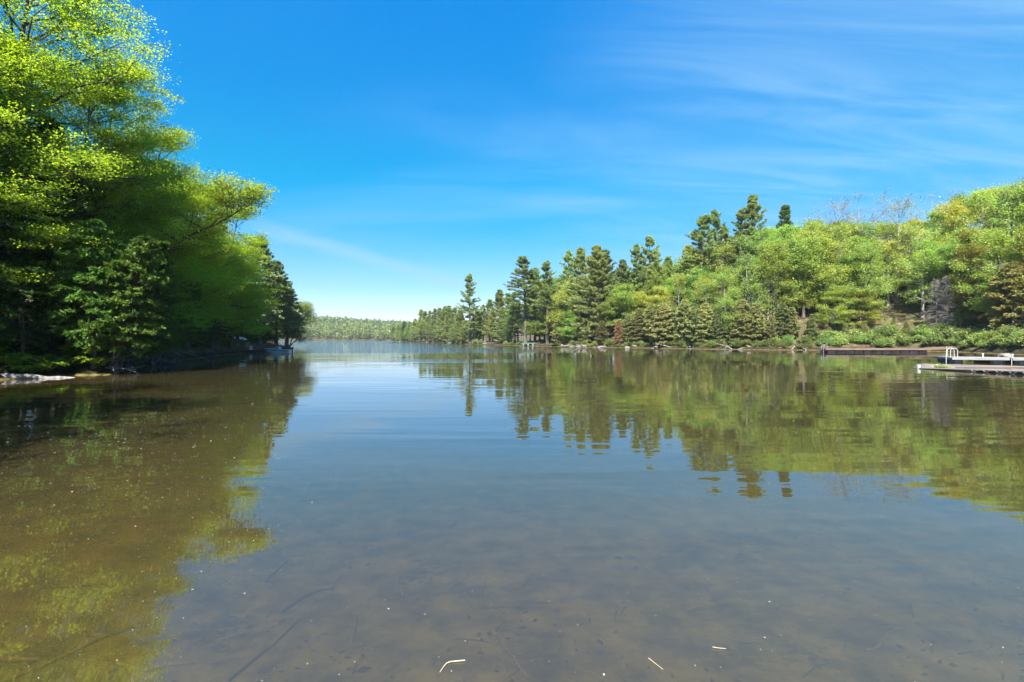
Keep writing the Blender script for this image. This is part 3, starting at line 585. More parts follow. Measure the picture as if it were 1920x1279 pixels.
# the maple that leans out over the water: its trunk as seen in the photo
lp = [(-32.2, 37.5, 0), (-30.6, 37, 3.2), (-28.6, 36.5, 6.4), (-26.0, 36, 8.6), (-23.6, 35.6, 9.8), (-21.4, 35.4, 10.6), (-19.2, 35.2, 11.8)]
lz = gz(-32.2, 37.5); lpr = [(a + 32.2, b - 37.5, max(c - lz, 0) if c else 0) for a, b, c in lp]
proto('leaning', broad(205, 13, 3.0, 0.34, path=lpr, tr=0.22, elev=(5, 60), **{**NEAR, 'nprim': 22, 'per': 11, 'nsec': 7}), NB)
proto('overhang', broad(206, 10, 3.4, 0.25, lean=(4.5, -1), elev=(0, 60), **{**NEAR, 'nprim': 26, 'per': 9, 'leaf': 0.17, 'sv': 0.4, 'sh': 0.5, 'flat': 1.2}), (M['bark'], M['maple']))
LC = 'tall maples of the left bank'
LEFT = [
    ('low', 'maple_tree', -28.4, 33.2, 10.5, 0.3, 0.85, (0.95, 1.1, 1), 'small green maple with boughs over the dark hemlocks below the second tall maple'),
    ('low', 'maple_tree', -31.2, 40, 11.5, -0.2, 0.9, (0.9, 1.12, 1), 'small green maple hanging in front of the foot of the leaning maple'),
    ('low', 'maple_tree', -32.8, 45, 11.0, 0.5, 0.9, (0.92, 1.14, 1), 'small green maple between the leaning maple and the low bright green one'),
    ('big2', 'maple_tree', -36.8, 60, 18.5, 0.1, 1.05, (1.0, 1, 1), 'maple beyond the leaning trunk that closes the gap to the dark cedars'),
    ('low', 'maple_tree', -38.5, 66, 12, 0.2, 0.95, (0.85, 1, 1), 'low maple right beside the dark cedar with the leaning trunk'),
    ('big3', 'maple_tree', -28.2, 24.0, 17, 0.6, 1.0, (1.0, 1, 1), 'nearer maple whose boughs hang in front of the nearest tall one'),
    ('big2', 'maple_tree', -28.2, 31, 17.5, -0.5, 1.1, (1.05, 1, 1), 'middle-sized maple filling the gap between the nearest and second tall ones'),
    ('big3', 'maple_tree', -30.6, 38.6, 16.5, 0.4, 1.05, (1.0, 1, 1), 'middle-sized maple filling the gap between the second and third tall ones'),
    ('big2', 'maple_tree', -33, 46.5, 16, 0.9, 1.0, (1.1, 1, 1), 'middle-sized maple filling the gap beyond the third tall one'),
    ('big0', 'maple_tree', -29.6, 27.5, 24, 0.2, 1.0, (1.06, 1, 1), 'nearest tall yellow-green maple filling the top corner above the fallen log'),
    ('big1', 'maple_tree', -31, 21, 24, 2.2, 1.05, (0.95, 1, 1), 'tall green maple cut by the picture edge beside the nearest one'),
    ('big1', 'maple_tree', -30.6, 34.5, 21.0, -0.1, 0.92, (1.1, 1.02, 1), 'second tall yellow-green maple along the bank, tip just in the frame'),
    ('big2', 'maple_tree', -33.2, 42, 19.6, 0.1, 0.95, (1.12, 1, 1), 'third tall yellow-green maple along the bank above the leaning one'),
    ('big3', 'maple_tree', -34.4, 51, 18.2, 0.0, 1.0, (1.08, 1, 1), 'farther yellow-green maple with thin airy top behind the leaning trunk'),
    ('low', 'maple_tree', -34.2, 49, 12, -0.3, 1.0, (0.9, 1.18, 1), 'low bright green maple with branches hanging close to the dark water'),
    ('low', 'maple_tree', -36, 58, 13, 1.3, 1.0, (1.0, 1.0, 1), 'low yellowish maple between the bright green one and the dark dock cedars'),
    ('big3', 'maple_tree', -40, 62, 16.5, 2, 0.9, (1.1, 1, 1), 'maple behind the low yellowish one, its top level with the leaning tip'),
]
for key, name, x, y, H, rz, wd, col, lab in LEFT:
    plant(key, name, x, y, H=H, rz=rz, wide=wd, col=col, label=lab)
plant('leaning', 'maple_tree', -32.2, 37.5, H=PROTO['leaning'][2], col=(1.12, 1.02, 1), label='slender maple leaning far out over the water with its trunk showing', sink=0.1)
plant('overhang', 'willow_tree', -46, 100, H=10.5, rz=-0.2, col=(0.9, 0.95, 1.6), label='pale wispy willow overhanging the water at the tip of the left bank')
# trees standing behind these, seen only through gaps; they shade the bank
for j, (x, y) in enumerate([(-37, 30), (-39, 40), (-43, 50), (-47, 66), (-51, 82)]):
    FILL.append((plant('big%d' % (j % 4), 'maple_tree', x, y, H=[13, 12, 12, 12, 12][j], rz=j * 1.3, col=(0.9, 1, 1)), 'shaded maple', 'behind the front row of the left bank', 960 + F * x / y))
for j, (x, y) in enumerate([(-13.6, 2), (-18, 9.5)]):
    FILL.append((plant('big%d' % (j % 2), 'maple_tree', x, y, H=[15.5, 15.5, 15][j], rz=2 + j * 1.3), 'tall maple', 'on the near bank beyond the left picture edge', -500 - j))
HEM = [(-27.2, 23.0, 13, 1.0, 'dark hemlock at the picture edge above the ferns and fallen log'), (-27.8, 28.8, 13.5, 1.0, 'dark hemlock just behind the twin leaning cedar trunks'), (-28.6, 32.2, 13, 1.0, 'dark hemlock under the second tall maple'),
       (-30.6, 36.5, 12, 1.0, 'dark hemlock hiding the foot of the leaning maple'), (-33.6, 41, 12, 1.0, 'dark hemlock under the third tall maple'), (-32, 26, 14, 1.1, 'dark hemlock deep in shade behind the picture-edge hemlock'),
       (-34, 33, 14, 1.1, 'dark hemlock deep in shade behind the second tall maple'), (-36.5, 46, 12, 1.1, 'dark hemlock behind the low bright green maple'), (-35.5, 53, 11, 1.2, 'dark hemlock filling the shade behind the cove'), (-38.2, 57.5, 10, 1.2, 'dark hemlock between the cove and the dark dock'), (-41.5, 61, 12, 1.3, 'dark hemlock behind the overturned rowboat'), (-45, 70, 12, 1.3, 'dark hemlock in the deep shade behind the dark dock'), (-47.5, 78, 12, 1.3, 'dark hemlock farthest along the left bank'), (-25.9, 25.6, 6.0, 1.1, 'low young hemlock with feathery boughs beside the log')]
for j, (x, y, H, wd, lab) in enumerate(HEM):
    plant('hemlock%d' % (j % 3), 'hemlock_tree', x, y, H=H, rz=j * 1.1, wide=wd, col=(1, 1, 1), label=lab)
def shore_cedar(seed, H, lean): return conifer(seed, H, 2.1, 0.24, 0.32, 6, el=(-18, 5, 40), skip=0.2, shape=0.7, curl=-0.05, nside=8, blades=9, bl=0.2, bw=0.07, fan=0.8, upb=0.1, tips=0.3, lean=lean, tr=0.13)
CW = (M['bark'], M['hemlock'])
for k in range(3): proto('leancedar%d' % k, shore_cedar(230 + k, 7.5, [(1.2, -.6), (2.4, -.8), (3.4, -0.4)][k]), CW)
proto('trunky', conifer(240, 16, 3.0, 0.22, 0.45, 6, el=(-15, 5, 50), skip=0.22, shape=0.7, curl=0.05, nside=8, blades=6, bl=0.42, bw=0.16, fan=0.8, upb=0.2, tips=0.3), (M['bark'], M['cedar']))
SC = [('leancedar0', -23.6, 27.3, 8.2, 'left trunk of the twin leaning cedars with roots at the waterline'), ('leancedar1', -22.9, 27.9, 8.0, 'right trunk of the twin leaning cedars at the waterline'), ('leancedar2', -24.4, 30.6, 8.2, 'thin leaning cedar beside the tangle of dead branches'),
      ('leancedar1', -25.4, 32.2, 7.4, 'leaning cedar behind the tangle of dead branches'), ('leancedar0', -27.6, 37.0, 7.6, 'short leaning cedar on its own at the cove mouth'), ('leancedar2', -30.6, 42.6, 7.0, 'strongly leaning cedar mirrored in the dark cove')]
for j, (key, x, y, H, lab) in enumerate(SC):
    plant(key, 'cedar_tree', x, y, H=H, rz=rng.uniform(-.4, .3), col=(1.4, 1.3, 1.2), label=lab)
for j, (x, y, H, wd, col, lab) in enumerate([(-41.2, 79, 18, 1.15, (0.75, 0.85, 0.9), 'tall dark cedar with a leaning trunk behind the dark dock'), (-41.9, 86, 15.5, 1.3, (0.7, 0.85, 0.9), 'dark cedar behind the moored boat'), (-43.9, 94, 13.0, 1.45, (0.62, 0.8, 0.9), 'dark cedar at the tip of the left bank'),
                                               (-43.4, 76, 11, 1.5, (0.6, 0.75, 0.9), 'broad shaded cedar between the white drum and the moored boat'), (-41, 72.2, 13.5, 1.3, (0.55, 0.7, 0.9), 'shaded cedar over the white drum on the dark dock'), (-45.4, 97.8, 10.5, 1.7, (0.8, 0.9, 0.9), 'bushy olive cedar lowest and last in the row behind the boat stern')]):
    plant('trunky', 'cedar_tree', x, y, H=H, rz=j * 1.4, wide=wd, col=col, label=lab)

# ------------------------------------------------------------------ the far shore: one wood seen from half a kilometre and more
r_ = np.random.default_rng(5)
def far_wood(n, xr, yr, hmin, cs, nl, seed):
    g = np.random.default_rng(seed); x = g.uniform(*xr, n); y = g.uniform(*yr, n); px = 960 + F * x / y
    k = (px > 470) & (px < 900); x, y = x[k], y[k]; z = ground_z(x, y); k = z > 0.05; x, y, z = x[k], y[k], z[k]; n = len(x)
    con = g.uniform(size=n) < 0.3; H = g.uniform(6.5, 18, n) * np.where(con, 1.15, 1); R = np.where(con, 0.17, 0.36) * H
    t = g.uniform(0, 1, (n, nl)); a = g.uniform(0, 6.28, (n, nl))
    prof = np.where(con[:, None], 1.02 - t, np.sqrt(np.clip(1 - (2 * t - 1) ** 2, 0, 1)) + 0.12); rr_ = R[:, None] * prof * np.sqrt(g.uniform(0.4, 1, (n, nl)))
    C_ = np.stack([x[:, None] + rr_ * np.cos(a), y[:, None] + rr_ * np.sin(a), z[:, None] + H[:, None] * (0.08 + 0.92 * t)], -1).reshape(-1, 3)
    tint = np.repeat(np.where(con, g.uniform(0, 0.15, n), g.uniform(0.2, 1, n)), nl)
    return C_, g.normal(size=C_.shape) * 0.6 + UP * 0.6, g.uniform(0.7, 1.4, len(C_)) * cs, np.clip(tint + g.normal(size=len(tint)) * 0.1, 0, 1), g
mb = MB()
for args in [(5200, (-420, 40), (560, 900), 9, 1.7, 70, 1), (6000, (-700, 20), (850, 1300), 9, 2.6, 34, 2), (7000, (-1300, 60), (1300, 2500), 9, 5.5, 16, 3)]:
    c_, n_, s_, t_, g_ = far_wood(*args); mb.leaves(c_, n_, s_, 0.8, g_, t_)
tag(mb.build('far_forest', M['forest']), 'mixed green forest over the low hills at the far end of the lake', 'forest', kind='stuff')

# ------------------------------------------------------------------ shrubs and ferns
def mound(seed, R, H, n, leaf):
    g = np.random.default_rng(seed); w, l = MB(), MB(); ns = 26
    a = g.uniform(0, 6.28, ns); e = g.uniform(0.35, 1.4, ns); d = np.stack([np.cos(a) * np.cos(e), np.sin(a) * np.cos(e), np.sin(e)], 1) * np.array([R, R, H])
    s = np.linspace(0, 1, 4); st = d[:, None] * s[None, :, None] * g.uniform(0.7, 1.05, (ns, 1, 1)); st[:, :, 2] += 0.1 * H * np.sin(math.pi * s)
    w.tubes(st, np.full((ns, 4), 0.018) * (1 - 0.7 * s), 3 if False else 4)
    c = along(st, g.uniform(0.35, 1, (ns, n))).reshape(-1, 3) + g.normal(size=(ns * n, 3)) * 0.17 * np.array([R, R, H * .8])
    c[:, 2] = np.abs(c[:, 2]); tt = np.repeat(g.uniform(0, 1, ns), n)
    l.leaves(c, g.normal(size=c.shape) * 0.8 + UP, g.uniform(.7, 1.3, len(c)) * leaf, 0.6, g, np.clip(tt + g.normal(size=len(c)) * .15, 0, 1))
    return w, l
for k in range(3):
    w, l = mound(300 + k, 1.3, 1.6, 60, 0.2); PROTO['shrub%d' % k] = (w.mesh('stems', M['bark']), l.mesh('foliage', M['shrub']), 1.6)
def shrub(key, name, x, y, H, wd, col, kind, where, px, cat='shrub'):
    w, l, h0 = PROTO[key]; o = thing(name, '', cat, (x, y, gz(x, y) - 0.05), rng.uniform(0, 6.28)); s = H / h0; o.scale = (s * wd, s * wd, s)
    for nm, me in (('stems', w), ('foliage', l)):
        k = bpy.data.objects.new(nm, me); COL.objects.link(k); k.parent = o; k.color = (*col, 1)
    FILL.append((o, kind, where, px))
px = 1508
while px < 1990:
    for off in (0.9, 2.2):
        d = shore_d(min(px, 1920)) + off + rng.uniform(-.3, .5); q = px + rng.uniform(-7, 7) + off * 4; g = rng.uniform(.9, 1.15)
        shrub('shrub%d' % rng.randrange(3), 'alder_shrub', wx(q, d), d, rng.uniform(1.0, 1.9), rng.uniform(1.0, 1.35), (g, g, g * rng.uniform(1, 1.3)), 'light green alder shrub', 'at the shore' if off < 1 else 'behind the shore', q)
    px += rng.uniform(13, 19)
for q, o_ in [(352, 2), (372, 1.5), (392, 2), (410, 1.6), (425, 2.6), (438, 1.2), (478, 4), (494, 3.5), (510, 3), (524, 2.5), (330, 2.5), (318, 2), (268, 2), (285, 2.4), (250, 2)]:
    yy_ = float(np.interp(q, [205, 240, 305, 400, 450, 530], [27, 32.1, 41.7, 55.8, 68.2, 84])) + 1.0
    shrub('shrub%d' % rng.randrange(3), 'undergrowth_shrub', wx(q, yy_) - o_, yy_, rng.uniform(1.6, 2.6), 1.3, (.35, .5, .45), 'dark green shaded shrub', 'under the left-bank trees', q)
for j in range(58):
    q = rng.uniform(1040, 1520); d = shore_d(q) + rng.uniform(0.2, 1.0); g = rng.uniform(.5, 1.0); shrub('shrub%d' % rng.randrange(3), 'bank_shrub', wx(q, d), d, rng.uniform(0.5, 1.3), rng.uniform(.9, 1.5), (g, g * rng.uniform(.85, 1.05), g), 'small leafy bush', 'drooping over the bank edge', q)
for q in (858, 868, 890, 902, 948, 960, 972, 1074, 1096, 1142, 1190, 1228, 1270, 1312, 1362, 1402, 1455, 1478):
    d = shore_d(q) + rng.uniform(0.6, 1.4); shrub('shrub%d' % rng.randrange(3), 'alder_shrub', wx(q, d), d, rng.uniform(0.9, 1.6), rng.uniform(.9, 1.3), (.95, 1, 1), 'low green shrub', 'on the bank', q)
def fern_mesh(seed):
    g = np.random.default_rng(seed); w, l = MB(), MB()
    for k in range(11):
        a = g.uniform(0, 6.28); L_ = g.uniform(.45, .75); s = np.linspace(0, 1, 7)
        p = np.stack([np.cos(a) * L_ * s, np.sin(a) * L_ * s, .55 * L_ * np.sin(s * 2.4)], 1); w.tubes(p, .006 * (1 - .7 * s), 4)
        q = along(p, np.linspace(.15, 1, 14)); sd_ = np.array([-math.sin(a), math.cos(a), 0])
        for sg in (-1, 1):
            ln = .2 * np.sin(np.linspace(.5, 3.0, 14)) + .03; l.leaves(q + sd_ * sg * ln[:, None] * .5, np.tile(UP, (14, 1)) + g.normal(size=(14, 3)) * .25, ln, .35, g, g.uniform(0, 1, 14), np.tile(sd_ * sg + np.array([np.cos(a), np.sin(a), 0]) * .4, (14, 1)))
    return w, l
w, l = fern_mesh(1); PROTO['fern'] = (w.mesh('stems', M['bark']), l.mesh('fronds', M['fern']), 0.6)
for j in range(34):
    px = rng.uniform(-30, 128) if j < 22 else rng.uniform(90, 190); d = 25.2 + rng.uniform(-.9, 1.4) + (1.6 if j >= 22 else 0); x = wx(px, d)
    if gz(x, d) < 0.08: continue
    o = thing('fern_clump', '', 'fern', (x, d, gz(x, d) - .02), rng.uniform(0, 6.28)); o.scale = (rng.uniform(.9, 1.6),) * 3
    for nm, me in zip(('stems', 'fronds'), PROTO['fern'][:2]):
        k = bpy.data.objects.new(nm, me); COL.objects.link(k); k.parent = o
    FILL.append((o, 'bright green fern clump', 'on the bank above the log' if px < 128 else 'beside the twin leaning cedars', px))

# ------------------------------------------------------------------ dead wood of the left bank
def limb(name, pts, r0, r1, mat, label, cat, k=6, group=None, twigs=0, seed=0):
    g = np.random.default_rng(seed); p = along(np.array(pts, float), np.linspace(0, 1, 12)); p[1:-1] += g.normal(size=(10, 3)) * r0 * .3
    mb = MB(); mb.tubes(p, np.linspace(r0, r1, 12), k)
    for q in range(twigs):
        a = along(p, np.array([g.uniform(.25, .95)]))[0]; L_ = np.linalg.norm(p[-1] - p[0]) * g.uniform(.12, .35); dd = unit(unit(p[-1] - p[0]) * .5 + g.normal(size=3) * .6)
        mb.tubes(np.array([a, a + dd * L_ * .5 + g.normal(size=3) * .02 * L_, a + dd * L_]), np.array([r0 * .4, r0 * .3, r0 * .12]), 4)
    return tag(mb.build(name, mat, smooth=True), label, cat, group)
limb('fallen_log', [(-29, 22.3, .34), (-26.5, 23.3, .22), (-24.6, 24.2, .1), (-22.6, 25.0, -.08)], .26, .10, M['dead_wood'], 'pale fallen log lying half in the water below the ferns', 'log', 8)
for j in range(26):
    px = rng.uniform(195, 335); d = float(np.interp(px, [195, 240, 305, 335], [26.4, 32.2, 41.2, 45])) + rng.uniform(-.4, 1.2); x = wx(px, d); z = max(gz(x, d), 0)
    a = rng.uniform(-.9, .9); L_ = rng.uniform(.9, 2.6); e = rng.uniform(-.1, .9)
    o = limb('dead_branch', [(x, d, z - .05), (x + L_ * .5 * math.cos(a), d - L_ * .5 * abs(math.sin(a)), z + L_ * .45 * e), (x + L_ * math.cos(a) * .9, d - L_ * abs(math.sin(a)), max(z + L_ * .8 * e - .3, 0.02))], rng.uniform(.03, .065), .012, M['dead_wood'], '', 'branch', 5, None, 5, j)
    FILL.append((o, 'tangled grey dead branch', 'at the foot of the leaning cedars', px))
limb('dead_branch', [(-31.5, 45.6, .9), (-29.8, 45.3, .5), (-28.1, 45, -.05)], .06, .03, M['dead_wood'], 'pale forked pole slanting into the dark cove', 'branch')
limb('bent_trunk', [(-45.2, 97, .4), (-43.6, 95.5, .8), (-42.2, 94.5, 1.7), (-41.2, 94, 3.4)], .12, .06, M['bark'], 'dark bent trunk curving up over the water behind the boat stern', 'tree trunk')
limb('bent_trunk', [(-46.2, 94, .3), (-45.7, 93, 1.4), (-45.4, 92.5, 3)], .14, .08, M['bark'], 'dark upright bent trunk just behind the boat windscreen', 'tree trunk')
for j, (px, py, rz, L_) in enumerate([(1290, 654.2, .5, 3.2), (1325, 653.8, .3, 4.2), (1352, 654.8, -.4, 2.8), (1430, 655.8, .7, 3.4), (1455, 656, 2.5, 2.6), (1220, 652.6, .2, 2.6), (1085, 650.9, 2.6, 3), (1112, 651.3, .4, 2.6), (1175, 652.1, 2.4, 2.4), (1262, 653.4, 2.7, 3.4), (1308, 654.2, .9, 2.6), (1385, 655.3, .1, 3.2), (1478, 656.2, .5, 2.8), (1505, 656.3, 2.2, 2.2), (1368, 655, 2.9, 2.6)]):
    x, d = wp(px, py); d += .6; x = wx(px, d); z = gz(x, d)
    o = limb('driftwood_log', [(x, d - 1.1, 0.02), (x + L_ * .5 * math.cos(rz), d + .2, z + .05), (x + L_ * math.cos(rz), d + 1.2, z + .2 + L_ * .06)], .13, .05, M['dead_wood'], '', 'driftwood', 6, None, 6, 40 + j)
    FILL.append((o, 'pale driftwood log', 'on the bare bank', px))

# ------------------------------------------------------------------ rocks
def rock_mesh(seed):
    g = np.random.default_rng(seed); k = 14; ph = np.linspace(0, math.pi, 9); a = np.arange(k) * 2 * math.pi / k
    v = np.stack([np.outer(np.sin(ph), np.cos(a)), np.outer(np.sin(ph), np.sin(a)), np.repeat(np.cos(ph)[:, None], k, 1)], -1)
    for _ in range(9):
        n = unit(g.normal(size=3)); c = g.uniform(.45, .8); dp = (v @ n) - c; v = v - np.where(dp > 0, dp, 0)[..., None] * n * .9
    v *= 1 + .05 * np.sin(7 * v[..., :1] + seed); i = np.arange(9 * k).reshape(9, k); nx = np.roll(i, -1, 1)
    mb = MB(); mb.add(v * np.array([1, .75, .55]), np.stack([i[:-1], i[1:], nx[1:], nx[:-1]], -1)); return mb.mesh('shore_rock', M['rock'], False)
RK = [rock_mesh(s) for s in range(4)]
def rock(px, d, s, kind, where, label=None, flat=1):
    o = bpy.data.objects.new('shore_rock', RK[rng.randrange(4)]); COL.objects.link(o); x = wx(px, d); o.location = (x, d, max(gz(x, d), -.05) + .1 * s); o.scale = (s, s * rng.uniform(.8, 1.2), s * flat); o.rotation_euler = (rng.uniform(-.2, .2), rng.uniform(-.2, .2), rng.uniform(0, 6.28))
    tag(o, label, 'rock')
    if not label: FILL.append((o, kind, where, px))
for j in range(64):
    px = rng.choice([rng.uniform(742, 850), rng.uniform(1050, 1160), rng.uniform(1160, 1500), rng.uniform(1060, 1100)])
    rock(px, shore_d(px) + rng.uniform(-.2, .7), rng.uniform(.35, .9) * (1.5 if px < 860 else 1), 'grey rock', 'at the waterline', flat=rng.uniform(.6, 1))
rock(1886, 54, .8, '', '', 'brown boulder at the shore behind the grey dock', 1.2)

# ------------------------------------------------------------------ docks
M['grey_wood'] = noisy('weathered_wood', (0.17, 0.165, 0.155), (0.30, 0.29, 0.275), 3, .8, .004, (0.4, 6, 6), lo=.3, hi=.7)
M['brown_wood'] = noisy('brown_wood', (0.125, 0.078, 0.056), (0.22, 0.148, 0.108), 3, .8, .004, (0.4, 6, 6), lo=.3, hi=.7)
M['dark_wood'] = noisy('dark_wood', (0.05, 0.035, 0.04), (0.13, 0.10, 0.095), 3, .85, .004, (0.5, 5, 5))
M['raft_wood'] = noisy('raft_wood', (0.115, 0.10, 0.086), (0.24, 0.213, 0.188), 3, .85, .006, (0.35, 6, 6), lo=.3, hi=.7)
M['black'] = noisy('black_plastic', (0.010, 0.010, 0.012), (0.03, 0.03, 0.035), 3, .5)
M['foam'] = noisy('float_foam', (0.16, 0.16, 0.16), (0.34, 0.34, 0.34), 4, .7)
M['white'] = noisy('white_paint', (0.38, 0.38, 0.37), (0.50, 0.50, 0.48), 3, .4)
M['metal'] = noisy('grey_metal', (0.26, 0.27, 0.28), (0.38, 0.39, 0.40), 5, .35)
M['green'] = noisy('green_paint', (0.03, 0.16, 0.11), (0.06, 0.25, 0.17), 4, .6)

def decking(mb, L_, W_, z, t=.035, bw=.14, gap=.012, x0=0, y0=0):
    n = int(L_ / (bw + gap))
    for k in range(n): mb.box((x0 + (k + .5) * (L_ / n), y0 + W_ / 2, z + rng.uniform(-.004, .004)), (L_ / n - gap, W_, t))
def ladder(parent, x, y, z, h, w, mat, deep=.9, r=.024):
    """two hooped rails with rungs between, a pool ladder"""
    lad = thing('ladder', None, None, (0, 0, 0)); lad.parent = parent
    for sy in (-w / 2, w / 2):
        a = np.linspace(0, math.pi, 10); hoop = np.stack([x - .25 * np.cos(a) + .0, np.full(10, y + sy), z + h - .25 + .25 * np.sin(a)], 1)
        p = np.concatenate([[(x - .25, y + sy, z - deep)], hoop, [(x + .25, y + sy, z)]])
        mb = MB(); mb.tubes(p, np.full(len(p), r), 8); mb.build('rail', mat, lad, True)
    for k in range(3):
        mb = MB(); mb.box((x - .25, y, z - .25 - .27 * k), (.07, w, .03)); mb.build('rung', mat, lad)
    return lad
# grey floating dock, two sections meeting end to end
gd = thing('floating_dock', 'pale grey floating dock with a hooped white ladder, moored behind the plank raft', 'dock', (wx(1785, 41.2), 41.2, 0), rad(-17))
def dock_section(par, x0, L_, W_, y0, floats):
    mb = MB(); decking(mb, L_, W_, .40, x0=x0, y0=y0); mb.build('decking', M['grey_wood'], par)
    mb = MB()
    for yy in (y0 - .022, y0 + W_ + .022): mb.box((x0 + L_ / 2, yy, .315), (L_, .04, .19))
    for xx in (x0 + .02, x0 + L_ - .02): mb.box((xx, y0 + W_ / 2, .30), (.04, W_ - .01, .16))
    mb.build('rim_board', M['grey_wood'], par, bevel=.006)
    for fx, fl in floats:
        mb = MB(); mb.box((fx, y0 + W_ / 2, .07), (fl, W_ - .25, .30)); mb.build('float', M['black'], par, bevel=.03)
        mb = MB(); mb.box((fx, y0 + .105, .09), (fl * .62, .03, .10)); mb.build('float_panel', M['foam'], par, bevel=.008)
dock_section(gd, 0, 3.9, 2.6, 0, [(.45, .75), (3.2, 1.0)])
dock_section(gd, 4.05, 6.0, 2.6, -.08, [(5.2, 1.9), (7.6, 1.2), (9.4, 1.0)])
mb = MB(); mb.tubes(np.array([(3.97, -.12, -.8), (3.97, -.12, .62)]), np.array([.03, .03]), 8); mb.build('mooring_pole', M['metal'], gd, True)
ladder(gd, .45, .9, .42, .78, .5, M['white'], .75, .022)
mb = MB(); mb.tubes(np.array([(-.06, .75, -.6), (-.06, .75, .5), (.0, .77, 1.35)]), np.array([.03, .03, .024]), 8); mb.build('corner_post', M['white'], gd, True)
for bx, by in ((3.3, 2.3), (4.75, 1.2)):
    mb = MB(); mb.lathe([(.001, .418), (.07, .418), (.06, .44), (.045, .58), (.08, .62), (.085, .68), (.06, .72), (.001, .725)], (bx, by, 0), 14); mb.build('bollard', M['white'], gd, True)
# plank raft, nearly awash
rf = thing('plank_raft', 'low raft of weathered grey planks lying awash in front of the grey dock', 'raft', (wx(1722, 32.3), 32.3, 0), math.atan2(-5.2, 1.3))
for k in range(15):
    y = .16 + k * .325; x0 = -.67 * y + rng.uniform(-.35, .35); L_ = 6.9 + rng.uniform(-.3, .3) + .3 * y; z0, z1 = .03 + .004 * k, .20 + .006 * k
    mb = MB(); mb.box((0, 0, 0), (L_, .29, .06)); o = mb.build('plank', M['raft_wood'], rf, bevel=.008)
    o.location = (x0 + L_ / 2, y, (z0 + z1) / 2 + .02); o.rotation_euler = (rng.uniform(-.06, .06), -math.atan2(z1 - z0, L_), rng.uniform(-.014, .014))
for k in range(3):
    mb = MB(); mb.box((0, 0, 0), (2.6, .2, .05)); o = mb.build('loose_board', M['brown_wood'], rf, bevel=.006); o.location = (3.2 + k * .7, .7 + k * .8, .235 + .03 * k); o.rotation_euler = (0, -.03, .16 - .06 * k)
for k in range(5):
    mb = MB(); x = 3.2 + k * .62; mb.tubes(np.array([(x - .16, -.02, .12), (x - .02, -.05, .03), (x - .16, -.02, -.06)]), np.full(3, .02), 6); mb.tubes(np.array([(x + .16, -.02, .12), (x + .02, -.05, .03), (x + .16, -.02, -.06)]), np.full(3, .02), 6); mb.build('bracket', M['foam'], rf)
mb = MB(); mb.box((4.8, 2.3, .0), (3.4, 4.2, .14)); mb.build('frame', M['dark_wood'], rf)
mb = MB(); mb.tubes(np.array([(-.05, .1, -.8), (-.05, .1, .25), (-.05, .1, .27)]), np.array([.10, .10, .08]), 12); mb.build('end_post', M['foam'], rf, True)
w, l = mound(320, .55, .28, 14, .1); l.build('water_weeds', M['cedar']); o = bpy.data.objects['water_weeds']; o.location = (wx(1764, 31.4), 31.4, .06); tag(o, 'yellow-green weeds sprouting over the plank raft', 'weeds')
# long brown dock
bd_ = thing('long_dock', 'long low brown wooden dock on black floats below the shrubs', 'dock', (wx(1549, 70), 70, 0), 0)
mb = MB(); decking(mb, 15.2, 2.0, .60); mb.build('decking', M['brown_wood'], bd_)
mb = MB(); mb.box((7.6, -.022, .50), (15.2, .04, .24)); mb.box((7.6, 2.022, .50), (15.2, .04, .24)); mb.box((-.022, 1, .50), (.04, 2.08, .24)); mb.build('rim_board', M['brown_wood'], bd_)
for k in range(11):
    mb = MB(); mb.box((.95 + k * 1.32, 1, .16), (1.24, 1.8, .42)); mb.build('float', M['black'], bd_, bevel=.10)
mb = MB(); decking(mb, 4.6, 1.7, 0); o = mb.build('gangway', M['brown_wood'], bd_); o.location = (15.25, .15, .60); o.rotation_euler = (0, -.03, .30)
mb = MB(); mb.box((2.3, -.02, -.10), (4.6, .04, .2)); o = mb.build('gangway_rim', M['brown_wood'], bd_); o.location = (15.25, .12, .59); o.rotation_euler = (0, -.03, .30)
ladder(bd_, .12, .6, .62, .55, .45, M['metal'], 1.0, .018)
# small green raft and the low grey dock on the middle shore
gr = thing('swim_raft', 'small green-topped raft with white floats tied at the shore under the pines', 'raft', (wx(978, 137), 137, 0), .06)
mb = MB(); decking(mb, 3.7, 2.2, .86); mb.build('decking', M['green'], gr)
mb = MB(); mb.box((1.85, -.02, .74), (3.7, .04, .22)); mb.box((1.85, 2.22, .74), (3.7, .04, .22)); mb.build('rim_board', M['green'], gr)
for k in range(3):
    mb = MB(); mb.tubes(np.array([(.5 + k * 1.35, -.1, .3), (.5 + k * 1.35, 2.3, .3)]), np.array([.22, .22]), 10); mb.build('float', M['foam'], gr, True)
lo = thing('shore_dock', 'low flat grey wooden dock beside the lone tall pine', 'dock', (wx(905, 172), 172, 0), -.05)
mb = MB(); decking(mb, 7.6, 2.2, .55, bw=.3); mb.build('decking', M['grey_wood'], lo)
mb = MB(); mb.box((3.8, -.02, .42), (7.6, .04, .26)); mb.build('rim_board', M['grey_wood'], lo)
for k in range(4):
    mb = MB(); mb.box((.7 + k * 2.05, 1.0, -.1), (.25, 1.7, .96)); mb.build('leg', M['dark_wood'], lo)
